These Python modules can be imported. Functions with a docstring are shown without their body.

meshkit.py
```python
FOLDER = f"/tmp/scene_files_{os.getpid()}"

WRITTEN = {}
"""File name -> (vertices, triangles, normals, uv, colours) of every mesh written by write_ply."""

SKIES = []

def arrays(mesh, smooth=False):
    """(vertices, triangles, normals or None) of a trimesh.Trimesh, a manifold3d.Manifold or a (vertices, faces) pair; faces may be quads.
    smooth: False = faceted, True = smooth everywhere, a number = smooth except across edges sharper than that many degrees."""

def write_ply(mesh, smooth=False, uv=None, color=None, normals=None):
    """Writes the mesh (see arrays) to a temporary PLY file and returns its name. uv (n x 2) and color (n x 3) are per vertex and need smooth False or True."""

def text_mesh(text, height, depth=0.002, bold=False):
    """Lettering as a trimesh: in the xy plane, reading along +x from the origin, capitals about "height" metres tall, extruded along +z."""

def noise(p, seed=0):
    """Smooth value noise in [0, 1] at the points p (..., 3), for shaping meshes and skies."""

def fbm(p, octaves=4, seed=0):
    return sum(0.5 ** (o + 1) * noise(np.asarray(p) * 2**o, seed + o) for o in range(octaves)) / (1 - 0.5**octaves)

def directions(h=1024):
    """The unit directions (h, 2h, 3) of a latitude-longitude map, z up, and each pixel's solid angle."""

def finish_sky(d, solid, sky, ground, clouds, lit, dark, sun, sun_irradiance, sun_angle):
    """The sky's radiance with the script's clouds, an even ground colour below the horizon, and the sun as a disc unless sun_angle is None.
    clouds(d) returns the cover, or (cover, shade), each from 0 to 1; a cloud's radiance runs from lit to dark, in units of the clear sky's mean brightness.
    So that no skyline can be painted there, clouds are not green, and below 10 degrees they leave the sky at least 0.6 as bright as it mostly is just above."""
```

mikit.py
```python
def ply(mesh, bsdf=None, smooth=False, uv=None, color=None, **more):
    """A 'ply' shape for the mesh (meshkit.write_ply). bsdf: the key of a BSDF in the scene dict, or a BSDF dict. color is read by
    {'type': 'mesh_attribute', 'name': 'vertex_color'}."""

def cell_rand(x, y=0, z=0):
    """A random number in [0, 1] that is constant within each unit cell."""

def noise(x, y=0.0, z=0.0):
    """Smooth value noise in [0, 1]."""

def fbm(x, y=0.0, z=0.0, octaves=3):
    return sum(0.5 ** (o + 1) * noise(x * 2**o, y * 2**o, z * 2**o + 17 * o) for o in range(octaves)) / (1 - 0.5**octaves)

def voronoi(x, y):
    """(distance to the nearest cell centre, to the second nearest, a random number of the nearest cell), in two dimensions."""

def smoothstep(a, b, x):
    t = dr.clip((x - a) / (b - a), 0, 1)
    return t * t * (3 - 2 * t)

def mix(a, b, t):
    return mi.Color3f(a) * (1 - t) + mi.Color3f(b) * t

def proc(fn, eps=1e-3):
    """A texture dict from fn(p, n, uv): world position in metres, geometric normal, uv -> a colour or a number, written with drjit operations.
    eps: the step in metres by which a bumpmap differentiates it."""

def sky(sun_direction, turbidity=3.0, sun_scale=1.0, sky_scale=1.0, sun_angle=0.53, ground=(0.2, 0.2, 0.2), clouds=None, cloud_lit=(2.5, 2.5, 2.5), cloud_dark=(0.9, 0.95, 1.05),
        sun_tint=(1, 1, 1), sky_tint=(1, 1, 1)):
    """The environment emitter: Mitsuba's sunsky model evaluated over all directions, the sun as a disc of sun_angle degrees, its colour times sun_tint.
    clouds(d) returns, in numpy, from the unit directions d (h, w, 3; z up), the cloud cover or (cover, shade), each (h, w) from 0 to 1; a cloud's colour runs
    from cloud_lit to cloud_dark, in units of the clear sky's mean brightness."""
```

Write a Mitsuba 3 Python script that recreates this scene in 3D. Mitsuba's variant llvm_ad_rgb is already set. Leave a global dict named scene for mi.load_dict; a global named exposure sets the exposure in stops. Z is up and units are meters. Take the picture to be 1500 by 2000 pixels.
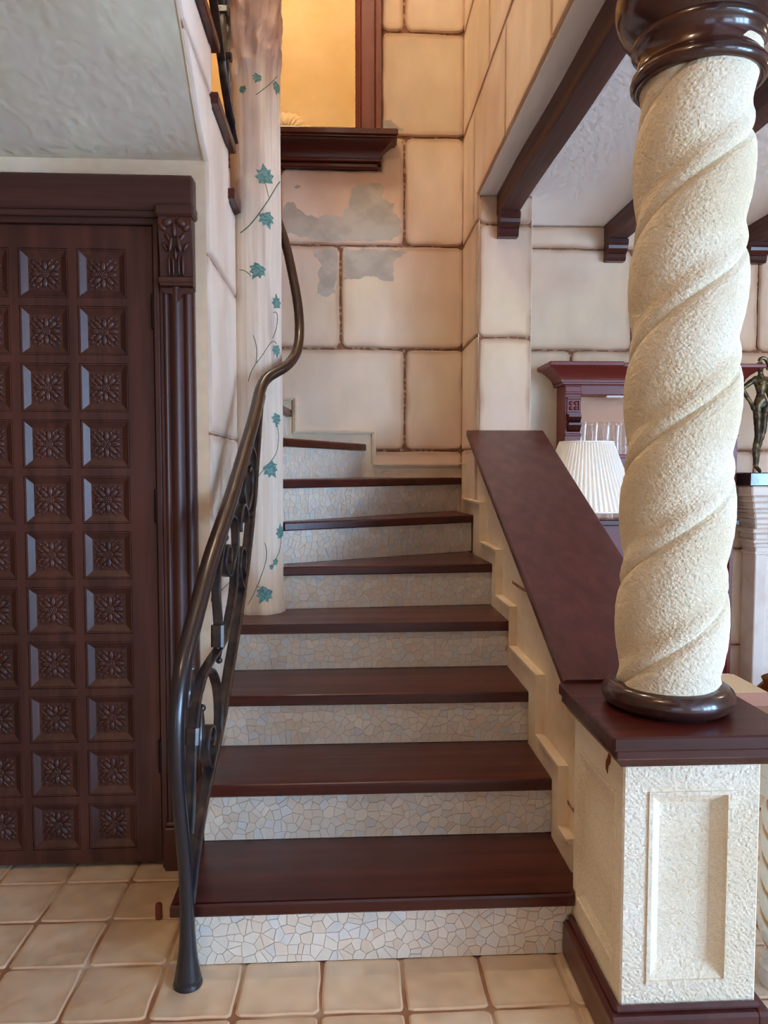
import math, random
import numpy as np, trimesh, drjit as dr, mitsuba as mi, mikit, meshkit
import manifold3d as m3
from shapely.geometry import Polygon, box as sbox, LineString, MultiPolygon, Point
from scipy.spatial import Voronoi
from mikit import proc, noise, fbm, voronoi, smoothstep, mix, cell_rand

T = mi.ScalarTransform4f
scene, labels = {'type': 'scene'}, {}
random.seed(7)
rng = np.random.default_rng(7)

# ------------------------------------------------------------------ camera
psi, pit, F = math.radians(2.94), math.radians(3.2), 1480.0
fw = np.array([math.sin(psi)*math.cos(pit), math.cos(psi)*math.cos(pit), -math.sin(pit)])
EYE = np.array([0.0, 0.0, 1.23])
scene['camera'] = {'type': 'perspective', 'fov_axis': 'x', 'fov': math.degrees(2*math.atan(750/F)), 'near_clip': 0.02, 'far_clip': 100.0,
                   'to_world': T().look_at(origin=EYE.tolist(), target=(EYE+fw).tolist(), up=[0, 0, 1])}
# ------------------------------------------------------------------ light
exposure = 0.66
DAY = np.array([0.53, 0.93, 1.50])       # cool daylight in the glazed openings
WIN_RIGHT, WIN_REAR, WARM_LAMP, ROOM_LAMP = 18.5, 3.0, 120.0, 60.0
scene['sky'] = {'type': 'constant', 'radiance': {'type': 'rgb', 'value': [0.25, 0.3, 0.36]}}

# ------------------------------------------------------------------ materials
def lin(*c):
    return [((v/255)/12.92 if v <= 10 else ((v/255+0.055)/1.055)**2.4) for v in c]

def C(*c): return mi.Color3f(*lin(*c))

def mat(key, color, rough=0.6, bump=None, scale=1.0, eps=1e-3, spec=0.5, **more):
    base = color if isinstance(color, dict) else {'type': 'rgb', 'value': color}
    b = {'type': 'principled', 'base_color': base, 'roughness': rough, 'specular': spec, **more}
    if bump is not None:
        b = {'type': 'bumpmap', 'arbitrary': proc(bump, eps), 'scale': scale, 'bsdf': b}
    scene[key] = {'type': 'twosided', 'bsdf': b}

def f_stone(p, n, uv):
    t = fbm(p.x*2.3+5, p.y*2.3, p.z*2.3)
    s = fbm(p.x*14, p.y*14, p.z*5)
    c = mix(lin(233, 213, 192), lin(216, 188, 166), smoothstep(0.35, 0.68, t))
    c = mix(c, lin(226, 206, 174), smoothstep(0.4, 0.75, fbm(p.x*1.1+9, p.y*1.1, p.z*1.6+3)))
    c = mix(c, lin(200, 160, 126), 0.4*smoothstep(0.52, 0.75, fbm(p.x*1.9+2, p.y*1.9, p.z*1.2+8)))
    c = c*(0.89+0.2*s)*(0.95+0.1*uv.y)
    w = uv.x + (noise(p.x*9, p.y*9, p.z*9)-0.5)*0.022+0.008
    edge = 1-smoothstep(0.0, 0.035, w)
    soft = 1-smoothstep(0.0, 0.11, w)
    c = mix(c, lin(196, 158, 124), 0.35*soft)
    return mix(c, lin(150, 108, 82), 0.62*edge)
mat('m_stone', proc(f_stone), 0.8, spec=0.25)
def f_wstone(p, n, uv):
    c = mix(lin(238, 226, 210), lin(220, 204, 186), smoothstep(0.35, 0.7, fbm(p.x*3+5, p.y*3, p.z*1.6)))
    c = c*(0.94+0.1*fbm(p.x*20, p.y*20, p.z*4))
    return mix(c, lin(176, 148, 132), 0.5*(1-smoothstep(0.0, 0.03, uv.x+(noise(p.x*9, p.y*9, p.z*9)-0.5)*0.02)))
mat('m_white_stone', proc(f_wstone), 0.7, spec=0.3)

def f_mortar(p, n, uv):
    s = noise(p.x*70, p.y*70, p.z*70)
    return mix(lin(132, 92, 70), lin(184, 150, 122), smoothstep(0.5, 0.85, s))
mat('m_mortar', proc(f_mortar), 0.9, spec=0.1)

def f_plast(p, n, uv):
    t = fbm(p.x*3, p.y*3, p.z*3)
    c = mix(lin(224, 202, 172), lin(204, 176, 144), smoothstep(0.35, 0.7, t))
    return c*(0.94+0.1*noise(p.x*40, p.y*40, p.z*40))
def h_fine(p, n, uv): return fbm(p.x*50, p.y*50, p.z*50, 2)
mat('m_plaster', proc(f_plast), 0.75, spec=0.25)
mat('m_shell', lin(222, 208, 188), 0.9, spec=0.1)

def f_soffit(p, n, uv):
    t = fbm(p.x*2.5, p.y*2.5, p.z*2.5, 4)
    c = mix(lin(214, 206, 182), lin(184, 170, 144), smoothstep(0.3, 0.7, t))
    c = c*(0.93+0.14*noise(p.x*45, p.y*45, p.z*45))
    return mix(c, lin(196, 184, 166), smoothstep(0.5, 0.75, fbm(p.x*4+7, p.y*4, p.z*4)))
mat('m_soffit', proc(f_soffit), 0.85, h_fine, 0.004, 2e-3, spec=0.2)
def h_ceil(p, n, uv): return fbm(p.x*75, p.y*75, p.z*75, 3)
mat('m_ceiling', lin(236, 234, 234), 0.85, h_ceil, 0.006, 1.5e-3, spec=0.2)

def f_yellow(p, n, uv):
    t = fbm(p.x*6, p.y*6, p.z*6, 4)
    return mix(lin(240, 216, 160), lin(234, 206, 144), smoothstep(0.3, 0.7, t))
mat('m_yellow', proc(f_yellow), 0.8, spec=0.2)

def wood(key, a, b, rough, axis, spec=0.5, **more):
    def f(p, n, uv):
        q = [p.x*34, p.y*34, p.z*34]; q[axis] = q[axis]*0.055
        g = fbm(q[0], q[1], q[2], 3)
        f2 = [p.x*150, p.y*150, p.z*150]; f2[axis] = f2[axis]*0.03
        c = mix(lin(*a), lin(*b), smoothstep(0.2, 0.8, g))
        return c*(0.93+0.14*noise(*f2))
    mat(key, proc(f), rough, spec=spec, **more)
wood('m_wood_x', (68, 21, 15), (50, 15, 11), 0.30, 0)
wood('m_wood_y', (76, 38, 34), (66, 32, 29), 0.30, 1)
wood('m_wood_z', (112, 50, 34), (86, 34, 24), 0.4, 2)
wood('m_door_z', (74, 38, 30), (54, 26, 22), 0.42, 2)
wood('m_door_x', (68, 38, 32), (52, 29, 25), 0.42, 0)
wood('m_beam', (82, 46, 40), (54, 26, 24), 0.55, 1)
wood('m_turned', (64, 30, 24), (44, 20, 17), 0.16, 0, clearcoat=0.8, clearcoat_gloss=0.97)
mat('m_dark_gap', lin(30, 20, 18), 0.8, spec=0.1)

def f_tile(p, n, uv):
    r = uv.y
    t = fbm(p.x*7+r*50, p.y*7, r*9)
    c = mix(lin(218, 192, 160), lin(200, 168, 134), smoothstep(0.3, 0.7, t))
    c = mix(c, lin(220, 198, 170), r*0.5)
    c = c*(0.92+0.16*noise(p.x*30, p.y*30))
    return mix(c, lin(190, 148, 112), 0.4*(1-smoothstep(0.0, 0.02, uv.x)))
def h_tile(p, n, uv): return fbm(p.x*16, p.y*16, 0.0, 3)
mat('m_tile', proc(f_tile), 0.42, h_tile, 0.006, 3e-3, spec=0.45)
def f_grout(p, n, uv): return mix(lin(150, 108, 82), lin(206, 184, 158), smoothstep(0.35, 0.75, fbm(p.x*6, p.y*6)))
mat('m_grout', proc(f_grout), 0.9, spec=0.1)

scene['m_chip'] = {'type': 'twosided', 'bsdf': {'type': 'principled', 'base_color': {'type': 'mesh_attribute', 'name': 'vertex_color'}, 'roughness': 0.42, 'specular': 0.4}}
mat('m_chip_grout', lin(196, 176, 154), 0.9, spec=0.1)

def f_stucco(p, n, uv):
    t = fbm(p.x*5, p.y*5, p.z*5)
    s = noise(p.x*240, p.y*240, p.z*240)
    c = mix(lin(236, 222, 198), lin(224, 206, 176), smoothstep(0.35, 0.7, t))
    c = mix(c, lin(206, 178, 140), 0.35*smoothstep(0.6, 0.85, noise(p.x*380, p.y*380, p.z*380)))
    c = mix(c, lin(160, 122, 88), 0.4*smoothstep(0.9, 0.95, noise(p.x*210+3, p.y*210, p.z*210)))
    return c*(0.84+0.24*noise(p.x*300, p.y*300, p.z*300))*(0.97+0.05*s)
def h_stucco(p, n, uv):
    return fbm(p.x*190, p.y*190, p.z*190, 3)
mat('m_stucco', proc(f_stucco), 0.85, h_stucco, 0.0046, 8e-4, spec=0.2)
def f_column(p, n, uv):
    return mi.Color3f(f_stucco(p, n, uv))*mi.Color3f(0.97, 0.95, 0.90)
mat('m_column', proc(f_column), 0.85, h_stucco, 0.0046, 8e-4, spec=0.2)

def f_iron(p, n, uv):
    t = fbm(p.x*30, p.y*30, p.z*30)
    return mix(lin(28, 26, 30), lin(52, 40, 35), smoothstep(0.4, 0.7, t))
mat('m_iron', proc(f_iron), 0.27, spec=0.7)
def f_rail(p, n, uv):
    t = smoothstep(0.55, 1.1, p.z)
    return mix(lin(20, 23, 30), lin(46, 30, 25), t)*(0.85+0.3*fbm(p.x*40, p.y*40, p.z*40))
mat('m_rail', proc(f_rail), 0.24, spec=0.5, clearcoat=0.4, clearcoat_gloss=0.9)

def f_trunk(p, n, uv):
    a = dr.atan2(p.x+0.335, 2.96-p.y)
    st = fbm(a*9, p.z*1.3, 2.0, 4)
    c = mix(lin(234, 219, 200), lin(214, 192, 170), 0.5*smoothstep(0.35, 0.8, st))
    b = fbm(a*1.3+4, p.z*1.7, 5.0, 3)
    c = mix(c, lin(156, 126, 114), 0.8*smoothstep(0.48, 0.72, b))
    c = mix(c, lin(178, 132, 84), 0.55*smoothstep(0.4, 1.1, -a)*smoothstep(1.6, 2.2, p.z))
    c = mix(c, lin(178, 148, 150), 0.65*smoothstep(2.62, 2.8, p.z + 0.1*(noise(a*4, p.z*6)-0.5)))
    c = mix(c, lin(216, 176, 130), 0.5*(1-smoothstep(0.72, 0.92, p.z+0.15*(noise(a*3, p.z*8)-0.5))))
    return c*(0.95+0.09*noise(a*40, p.z*14, 1.0))
mat('m_trunk', proc(f_trunk), 0.7, spec=0.3)
def f_leaf(p, n, uv):
    return mix(lin(80, 122, 118), lin(112, 148, 140), smoothstep(0.4, 0.6, noise(p.x*160, p.y*160, p.z*160)))
mat('m_leaf', proc(f_leaf), 0.6, spec=0.3)
mat('m_vine', lin(96, 104, 88), 0.7, spec=0.2)
def f_bare(p, n, uv): return mix(lin(188, 176, 158), lin(172, 160, 144), smoothstep(0.35, 0.65, fbm(p.x*12, p.y*12, p.z*12, 4)))
mat('m_bare', proc(f_bare), 0.85, spec=0.15)
mat('m_rust', lin(112, 62, 22), 0.8, spec=0.2)
def f_bronze(p, n, uv): return mix(lin(66, 58, 44), lin(120, 104, 72), smoothstep(0.45, 0.7, fbm(p.x*40, p.y*40, p.z*40)))
mat('m_bronze', proc(f_bronze), 0.38, metallic=0.6)
mat('m_black', lin(26, 28, 32), 0.12, spec=0.8)
def f_cream(p, n, uv): return mix(lin(238, 230, 220), lin(222, 208, 194), smoothstep(0.4, 0.7, fbm(p.x*6, p.y*6, p.z*6)))
mat('m_cream', proc(f_cream), 0.5, spec=0.35)
def f_gilt(p, n, uv): return mix(lin(236, 228, 216), lin(190, 142, 86), smoothstep(0.5, 0.85, uv.x))
mat('m_twist', proc(f_gilt), 0.5, spec=0.35)
mat('m_shade', lin(250, 244, 234), 0.8, spec=0.1)
mat('m_sconce', lin(238, 218, 176), 0.5, spec=0.3)
mat('m_brass', lin(150, 100, 40), 0.25, metallic=0.9)
mat('m_backpanel', lin(198, 150, 118), 0.5, spec=0.4)
mat('m_band_pink', lin(190, 150, 140), 0.7, spec=0.2)
mat('m_band_brown', lin(150, 118, 98), 0.7, spec=0.2)
mat('m_band_beige', lin(210, 184, 150), 0.7, spec=0.2)
mat('m_hutch', lin(106, 38, 32), 0.35, spec=0.5)
mat('m_tan', lin(150, 114, 80), 0.9, spec=0.1)
scene['m_glass'] = {'type': 'thindielectric', 'int_ior': 1.6, 'ext_ior': 1.0}

# ------------------------------------------------------------------ helpers
def numbered(key):
    if key not in scene and key not in labels: return key
    k = 1
    while f'{key}_{k:03d}' in scene or f'{key}_{k:03d}' in labels: k += 1
    return f'{key}_{k:03d}'

def put(key, shape):
    key = numbered(key); scene[key] = shape; return key

def thing(key, label, cat=None, group=None, kind=None):
    key = numbered(key)
    d = {'label': label}
    if cat: d['category'] = cat
    if group: d['group'] = group
    if kind: d['kind'] = kind
    labels[key] = d
    return key

used = {}
def add(parent, name, mesh, m, smooth=False, **kw):
    base = f'{parent}__{name}' if parent else name
    k = used.get(base, -1)+1; used[base] = k
    key = base if k == 0 else f'{base}_{k:03d}'
    scene[key] = mesh if isinstance(mesh, dict) else mikit.ply(mesh, m, smooth, **kw)
    return key

def moved(shape, tw):
    return {**shape, 'to_world': tw}

def cbox(x0, x1, y0, y1, z0, z1, b=0.004):
    """a box with chamfered edges"""
    x0, x1 = min(x0, x1), max(x0, x1); y0, y1 = min(y0, y1), max(y0, y1); z0, z1 = min(z0, z1), max(z0, z1)
    b = min(b, 0.45*(x1-x0), 0.45*(y1-y0), 0.45*(z1-z0))
    P = []
    for (x, sx) in ((x0, 1), (x1, -1)):
        for (y, sy) in ((y0, 1), (y1, -1)):
            for (z, sz) in ((z0, 1), (z1, -1)):
                P += [(x+sx*b, y+sy*b, z), (x+sx*b, y, z+sz*b), (x, y+sy*b, z+sz*b)]
    return trimesh.convex.convex_hull(np.array(P))

def cat(ms): return trimesh.util.concatenate(ms)

def man2tri(m):
    q = m.to_mesh(); return trimesh.Trimesh(q.vert_properties[:, :3], q.tri_verts, process=False)

def tri2man(t):
    return m3.Manifold(m3.Mesh(vert_properties=np.asarray(t.vertices, np.float32), tri_verts=np.asarray(t.faces, np.uint32)))

def polys(g):
    if g.is_empty: return []
    return [q for q in (g.geoms if hasattr(g, 'geoms') else [g]) if q.geom_type == 'Polygon' and q.area > 1e-6]

def tri2d(poly):
    loops = [np.array(poly.exterior.coords)[:-1]] + [np.array(r.coords)[:-1] for r in poly.interiors]
    from shapely.geometry.polygon import orient
    p = orient(poly, 1.0)
    loops = [np.array(p.exterior.coords)[:-1]] + [np.array(r.coords)[:-1] for r in p.interiors]
    V = np.vstack(loops)
    return V, np.asarray(m3.triangulate([l.astype(np.float64) for l in loops]))

def prism(poly, h0, h1, mapper):
    """extrude a 2D polygon from h0 to h1; mapper takes (a, b, h) arrays to xyz"""
    if not isinstance(poly, Polygon): poly = Polygon(poly)
    out = []
    for q in polys(poly.buffer(0)):
        V, Fc = tri2d(q)
        n = len(V)
        A = np.vstack([np.c_[V, np.full(n, h0)], np.c_[V, np.full(n, h1)]])
        f = [Fc[:, ::-1], Fc+n]
        off = 0
        from shapely.geometry.polygon import orient
        p = orient(q, 1.0)
        for r in [p.exterior]+list(p.interiors):
            k = len(r.coords)-1
            i = np.arange(k)+off; j = (np.arange(k)+1) % k+off
            f.append(np.c_[i, j, j+n]); f.append(np.c_[i, j+n, i+n]); off += k
        f = np.vstack(f)
        P = np.stack(mapper(A[:, 0], A[:, 1], A[:, 2]), -1)
        t = trimesh.Trimesh(P, f, process=False)
        if t.volume < 0: t.invert()
        out.append(t)
    return cat(out)

YZ = lambda a, b, h: (h, a, b)      # polygon in (Y, Z), extruded along X
XZ = lambda a, b, h: (a, h, b)
XY = lambda a, b, h: (a, b, h)

def block(poly, depth, mapper, round_=0.018, jitter=0.002, rings=(0, 0.007, 0.03, 0.07), bev=0.006, seed=0, v=0.5):
    """one raised stone: chamfered, slightly ragged outline; uv.x = distance to its edge, uv.y = its own random"""
    r = np.random.default_rng(seed)
    poly = poly.buffer(-round_, join_style=2).buffer(round_, quad_segs=2)
    ps = polys(poly)
    if not ps: return None, None
    P0 = max(ps, key=lambda q: q.area)
    if jitter:
        c = np.array(P0.segmentize(0.07).exterior.coords)[:-1]
        c = c + r.uniform(-jitter, jitter, c.shape)
        Q = Polygon(c)
        if Q.is_valid: P0 = Q
    verts, faces, us = [], [], []
    idx = {}
    def vid(x, y, h, u):
        k = (round(x, 6), round(y, 6), round(h, 5))
        if k not in idx: idx[k] = len(verts); verts.append((x, y, h)); us.append(u)
        return idx[k]
    ext = np.array(P0.exterior.coords)[:-1]; k = len(ext)
    if not P0.exterior.is_ccw: ext = ext[::-1]
    top0 = depth-bev
    for i in range(k):
        a, b = ext[i], ext[(i+1) % k]
        q = [vid(*a, 0, 0), vid(*b, 0, 0), vid(*b, top0, 0), vid(*a, top0, 0)]
        faces += [(q[0], q[1], q[2]), (q[0], q[2], q[3])]
    cur = P0
    for j in range(len(rings)):
        if cur.is_empty: break
        nxt = P0.buffer(-rings[j+1], join_style=2, mitre_limit=2).simplify(0.0008) if j+1 < len(rings) else None
        cov = cur.difference(nxt) if (nxt is not None and not nxt.is_empty) else cur
        h_in = depth
        for q in polys(cov):
            V, Fc = tri2d(q)
            ids = []
            for (x, y) in V:
                d = P0.exterior.distance(Point(x, y))
                ids.append(vid(x, y, top0 if d < 1e-5 else depth, d))
            faces += [tuple(ids[t] for t in f) for f in Fc]
        if nxt is None: break
        cur = nxt
    A = np.array(verts)
    P = np.stack(mapper(A[:, 0], A[:, 1], A[:, 2]), -1)
    f = np.array(faces)
    t = trimesh.Trimesh(P, f, process=False)
    nrm = np.array(mapper(np.zeros(1), np.zeros(1), np.ones(1))).ravel()-np.array(mapper(np.zeros(1), np.zeros(1), np.zeros(1))).ravel()
    if (t.face_normals*t.area_faces[:, None]).sum(0) @ nrm < 0: f = f[:, ::-1]
    return (P, f), np.c_[us, np.full(len(us), v)]

def lathe(prof, n=48, cx=0, cy=0):
    """closed lathe of (r, z) points, axis at (cx, cy)"""
    pr = np.array(prof, float); k = len(pr)
    th = np.linspace(0, 2*np.pi, n, endpoint=False)
    V = np.stack([cx+pr[None, :, 0]*np.cos(th)[:, None], cy+pr[None, :, 0]*np.sin(th)[:, None], np.broadcast_to(pr[None, :, 1], (n, k))], -1).reshape(-1, 3)
    f = []
    for i in range(n):
        j = (i+1) % n
        for a in range(k-1):
            f += [(i*k+a, j*k+a, j*k+a+1), (i*k+a, j*k+a+1, i*k+a+1)]
    t = trimesh.Trimesh(V, np.array(f), process=False)
    t.merge_vertices(); t.update_faces(t.nondegenerate_faces())
    return t

def spline(P, n):
    """Catmull-Rom through the points, n samples, even in arc length"""
    from scipy.interpolate import CubicSpline
    P = np.array(P, float)
    d = np.r_[0, np.cumsum(np.maximum(np.linalg.norm(np.diff(P[:, :3], axis=0), axis=1), 1e-6)**0.5)]
    cs = CubicSpline(d, P)
    t = np.linspace(0, d[-1], n*4)
    Q = cs(t)
    s = np.r_[0, np.cumsum(np.linalg.norm(np.diff(Q[:, :3], axis=0), axis=1))]
    u = np.interp(np.linspace(0, s[-1], n), s, t)
    return cs(u)

def sweep(path, radii, n=14, flat=None):
    """round tube along a path; radii scalar or per point"""
    P = np.array(path, float); m = len(P)
    rad = np.broadcast_to(radii, (m,))
    tg = np.gradient(P, axis=0); tg /= np.linalg.norm(tg, axis=1, keepdims=True)
    u = np.cross(tg[0], [0, 0, 1.0]);
    if np.linalg.norm(u) < 1e-3: u = np.array([1.0, 0, 0])
    u /= np.linalg.norm(u)
    V = []
    for i in range(m):
        u = u-tg[i]*(u@tg[i]); u /= np.linalg.norm(u); w = np.cross(tg[i], u)
        th = np.linspace(0, 2*np.pi, n, endpoint=False)
        V.append(P[i]+rad[i]*(np.cos(th)[:, None]*u+np.sin(th)[:, None]*w))
    V = np.vstack(V+[P[:1], P[-1:]])
    f = []
    for i in range(m-1):
        for a in range(n):
            b = (a+1) % n
            f += [(i*n+a, i*n+b, (i+1)*n+b), (i*n+a, (i+1)*n+b, (i+1)*n+a)]
    for a in range(n):
        b = (a+1) % n
        f += [(m*n, b, a), (m*n+1, (m-1)*n+a, (m-1)*n+b)]
    t = trimesh.Trimesh(V, np.array(f), process=False)
    if t.volume < 0: t.invert()
    return t

def flatbar(path, N, width, thick):
    """flat bar: lies in the plane with normal N, 'width' across the plane, 'thick' in the plane"""
    P = np.array(path, float); m = len(P); N = np.array(N, float)/np.linalg.norm(N)
    tg = np.gradient(P, axis=0); tg /= np.linalg.norm(tg, axis=1, keepdims=True)
    b = np.cross(N, tg); b /= np.linalg.norm(b, axis=1, keepdims=True)
    w = np.broadcast_to(width, (m,))[:, None]; th = np.broadcast_to(thick, (m,))[:, None]
    c = [(1, .6), (.6, 1), (-.6, 1), (-1, .6), (-1, -.6), (-.6, -1), (.6, -1), (1, -.6)]
    V = np.stack([P+N*w/2*a+b*th/2*e for a, e in c], 1).reshape(-1, 3); n = 8
    V = np.vstack([V, P[:1], P[-1:]])
    f = []
    for i in range(m-1):
        for a in range(n):
            q = (a+1) % n
            f += [(i*n+a, i*n+q, (i+1)*n+q), (i*n+a, (i+1)*n+q, (i+1)*n+a)]
    for a in range(n):
        q = (a+1) % n
        f += [(m*n, q, a), (m*n+1, (m-1)*n+a, (m-1)*n+q)]
    t = trimesh.Trimesh(V, np.array(f), process=False)
    if t.volume < 0: t.invert()
    return t

# ------------------------------------------------------------------ dimensions
YB, YP, YD = 3.868, 3.453, 2.33           # back wall, pier front, door wall
XR, XRo, XS = 0.605, 0.849, -0.405        # stair wall faces
XL, XF, YR, HT, HC = -1.42, 4.60, -4.0, 4.95, 2.463
RISE = 0.17
COURSES = [-0.20, 0.307, 0.817, 1.327, 1.838, 2.348, 2.884, 3.387, 3.90, 4.42, 4.95]

# ------------------------------------------------------------------ floor
fl = thing('floor', 'floor of square sand-coloured terracotta tiles with brown grout joints', kind='structure')
add(fl, 'slab', cbox(XL-.3, XF+.3, YR-.3, YB+.3, -0.12, -0.0045, 0.001), 'm_grout')
sp = 0.195
rest, rest_uv = [], []
for i in range(-5, 27):
    for j in range(-30, 11):
        x0, y0 = -0.645+sp*i, 1.848+sp*j
        P = sbox(x0+.0042, y0+.0042, x0+sp-.0042, y0+sp-.0042)
        if P.bounds[0] < XL or P.bounds[2] > XF or P.bounds[1] < YR or P.bounds[3] > YB: continue
        if x0 > -.4 and x0+sp < 0.85 and y0 > 1.9: continue                     # under the staircase
        if x0 > -1.5 and x0 < -.3 and y0 > 2.4: continue
        near = -1.3 < x0 < 1.6 and 1.2 < y0 < 2.4
        sd = 1000+i*100+j
        mesh, uv = block(P, 0.012, lambda a, b, h: (a, b, h-0.012), 0.012, 0.0022 if near else 0, (0, 0.0045, 0.03) if near else (0, 0.006), 0.003, sd, random.random())
        if near: add(fl, 'tile', mesh, 'm_tile', uv=uv)
        else: rest.append(mesh); rest_uv.append(uv)
off = 0; VV, FF = [], []
for (v, f) in rest: VV.append(v); FF.append(f+off); off += len(v)
k = add(fl, 'far_tiles', (np.vstack(VV), np.vstack(FF)), 'm_tile', uv=np.vstack(rest_uv)); labels[k] = {'kind': 'stuff'}

# ------------------------------------------------------------------ walls
def stones(parent, region, courses, joints, depth, mapper, seed, gap=0.0055, jit=0.0026, rnd=0.03, m='m_stone'):
    """lays stones over a 2D region: one polygon per course and joint interval"""
    for ci in range(len(courses)-1):
        js = joints(ci, courses[ci])
        for a, b in zip(js[:-1], js[1:]):
            cell = sbox(a, courses[ci], b, courses[ci+1]).intersection(region)
            for q in polys(cell):
                seed += 1
                q = q.buffer(-gap, join_style=2)
                for qq in polys(q):
                    if qq.area < 0.002: continue
                    r_ = min(rnd, 0.3*min(qq.bounds[2]-qq.bounds[0], qq.bounds[3]-qq.bounds[1]))
                    mesh, uv = block(qq, depth, mapper, r_, jit, seed=seed, v=((seed*37) % 101)/101)
                    if mesh is not None: add(parent, 'stone_block', mesh, m, uv=uv)

# back wall with the interior window opening
OPX0, OPX1, OPZ0, OPZ1 = -1.10, 0.075, 2.86, 4.60
wb = thing('wall_back', 'back wall of large cream painted stone blocks with brown joints and peeling patches', kind='structure')
back = Polygon([(XL, 0), (XF, 0), (XF, HT), (XL, HT)])
hole = sbox(OPX0, OPZ0, OPX1, OPZ1)
add(wb, 'core', prism(back.difference(hole), YB+0.001, YB+0.16, XZ), 'm_mortar')
bm = lambda a, b, h: (a, YB+0.001-h, b)
stairback = sbox(XL, -0.2, XR, HT).difference(sbox(OPX0-.06, OPZ0-.14, 0.180, OPZ1+.1))
def jb(ci, z):
    odd = ci % 2 == 1
    base = {2: [-1.42, -.72, .06, .605], 3: [-1.42, -.9, -.36, .303, .605], 4: [-1.42, -.62, -.02, .605], 5: [-1.42, -.95, -.32, .301, .605], 6: [-1.42, -1.2, .18, .605], 7: [-1.42, -1.2, .30, .605]}
    return base.get(ci, [-1.42, -.9, .303, .605] if odd else [-1.42, -.6, -.02, .605])
stones(wb, stairback, COURSES, jb, 0.014, bm, 10)
live = sbox(XRo, -0.2, XF, HC)
def jl(ci, z):
    if ci == 5: return [XRo, XF]
    st = 1.154 if ci % 2 == 1 else 1.466
    return [XRo]+[st+0.664*k for k in range(0, 5) if st+0.664*k < XF-.2]+[XF]
stones(wb, live, COURSES[:6]+[HC], jl, 0.014, bm, 80, gap=0.0042)
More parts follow.
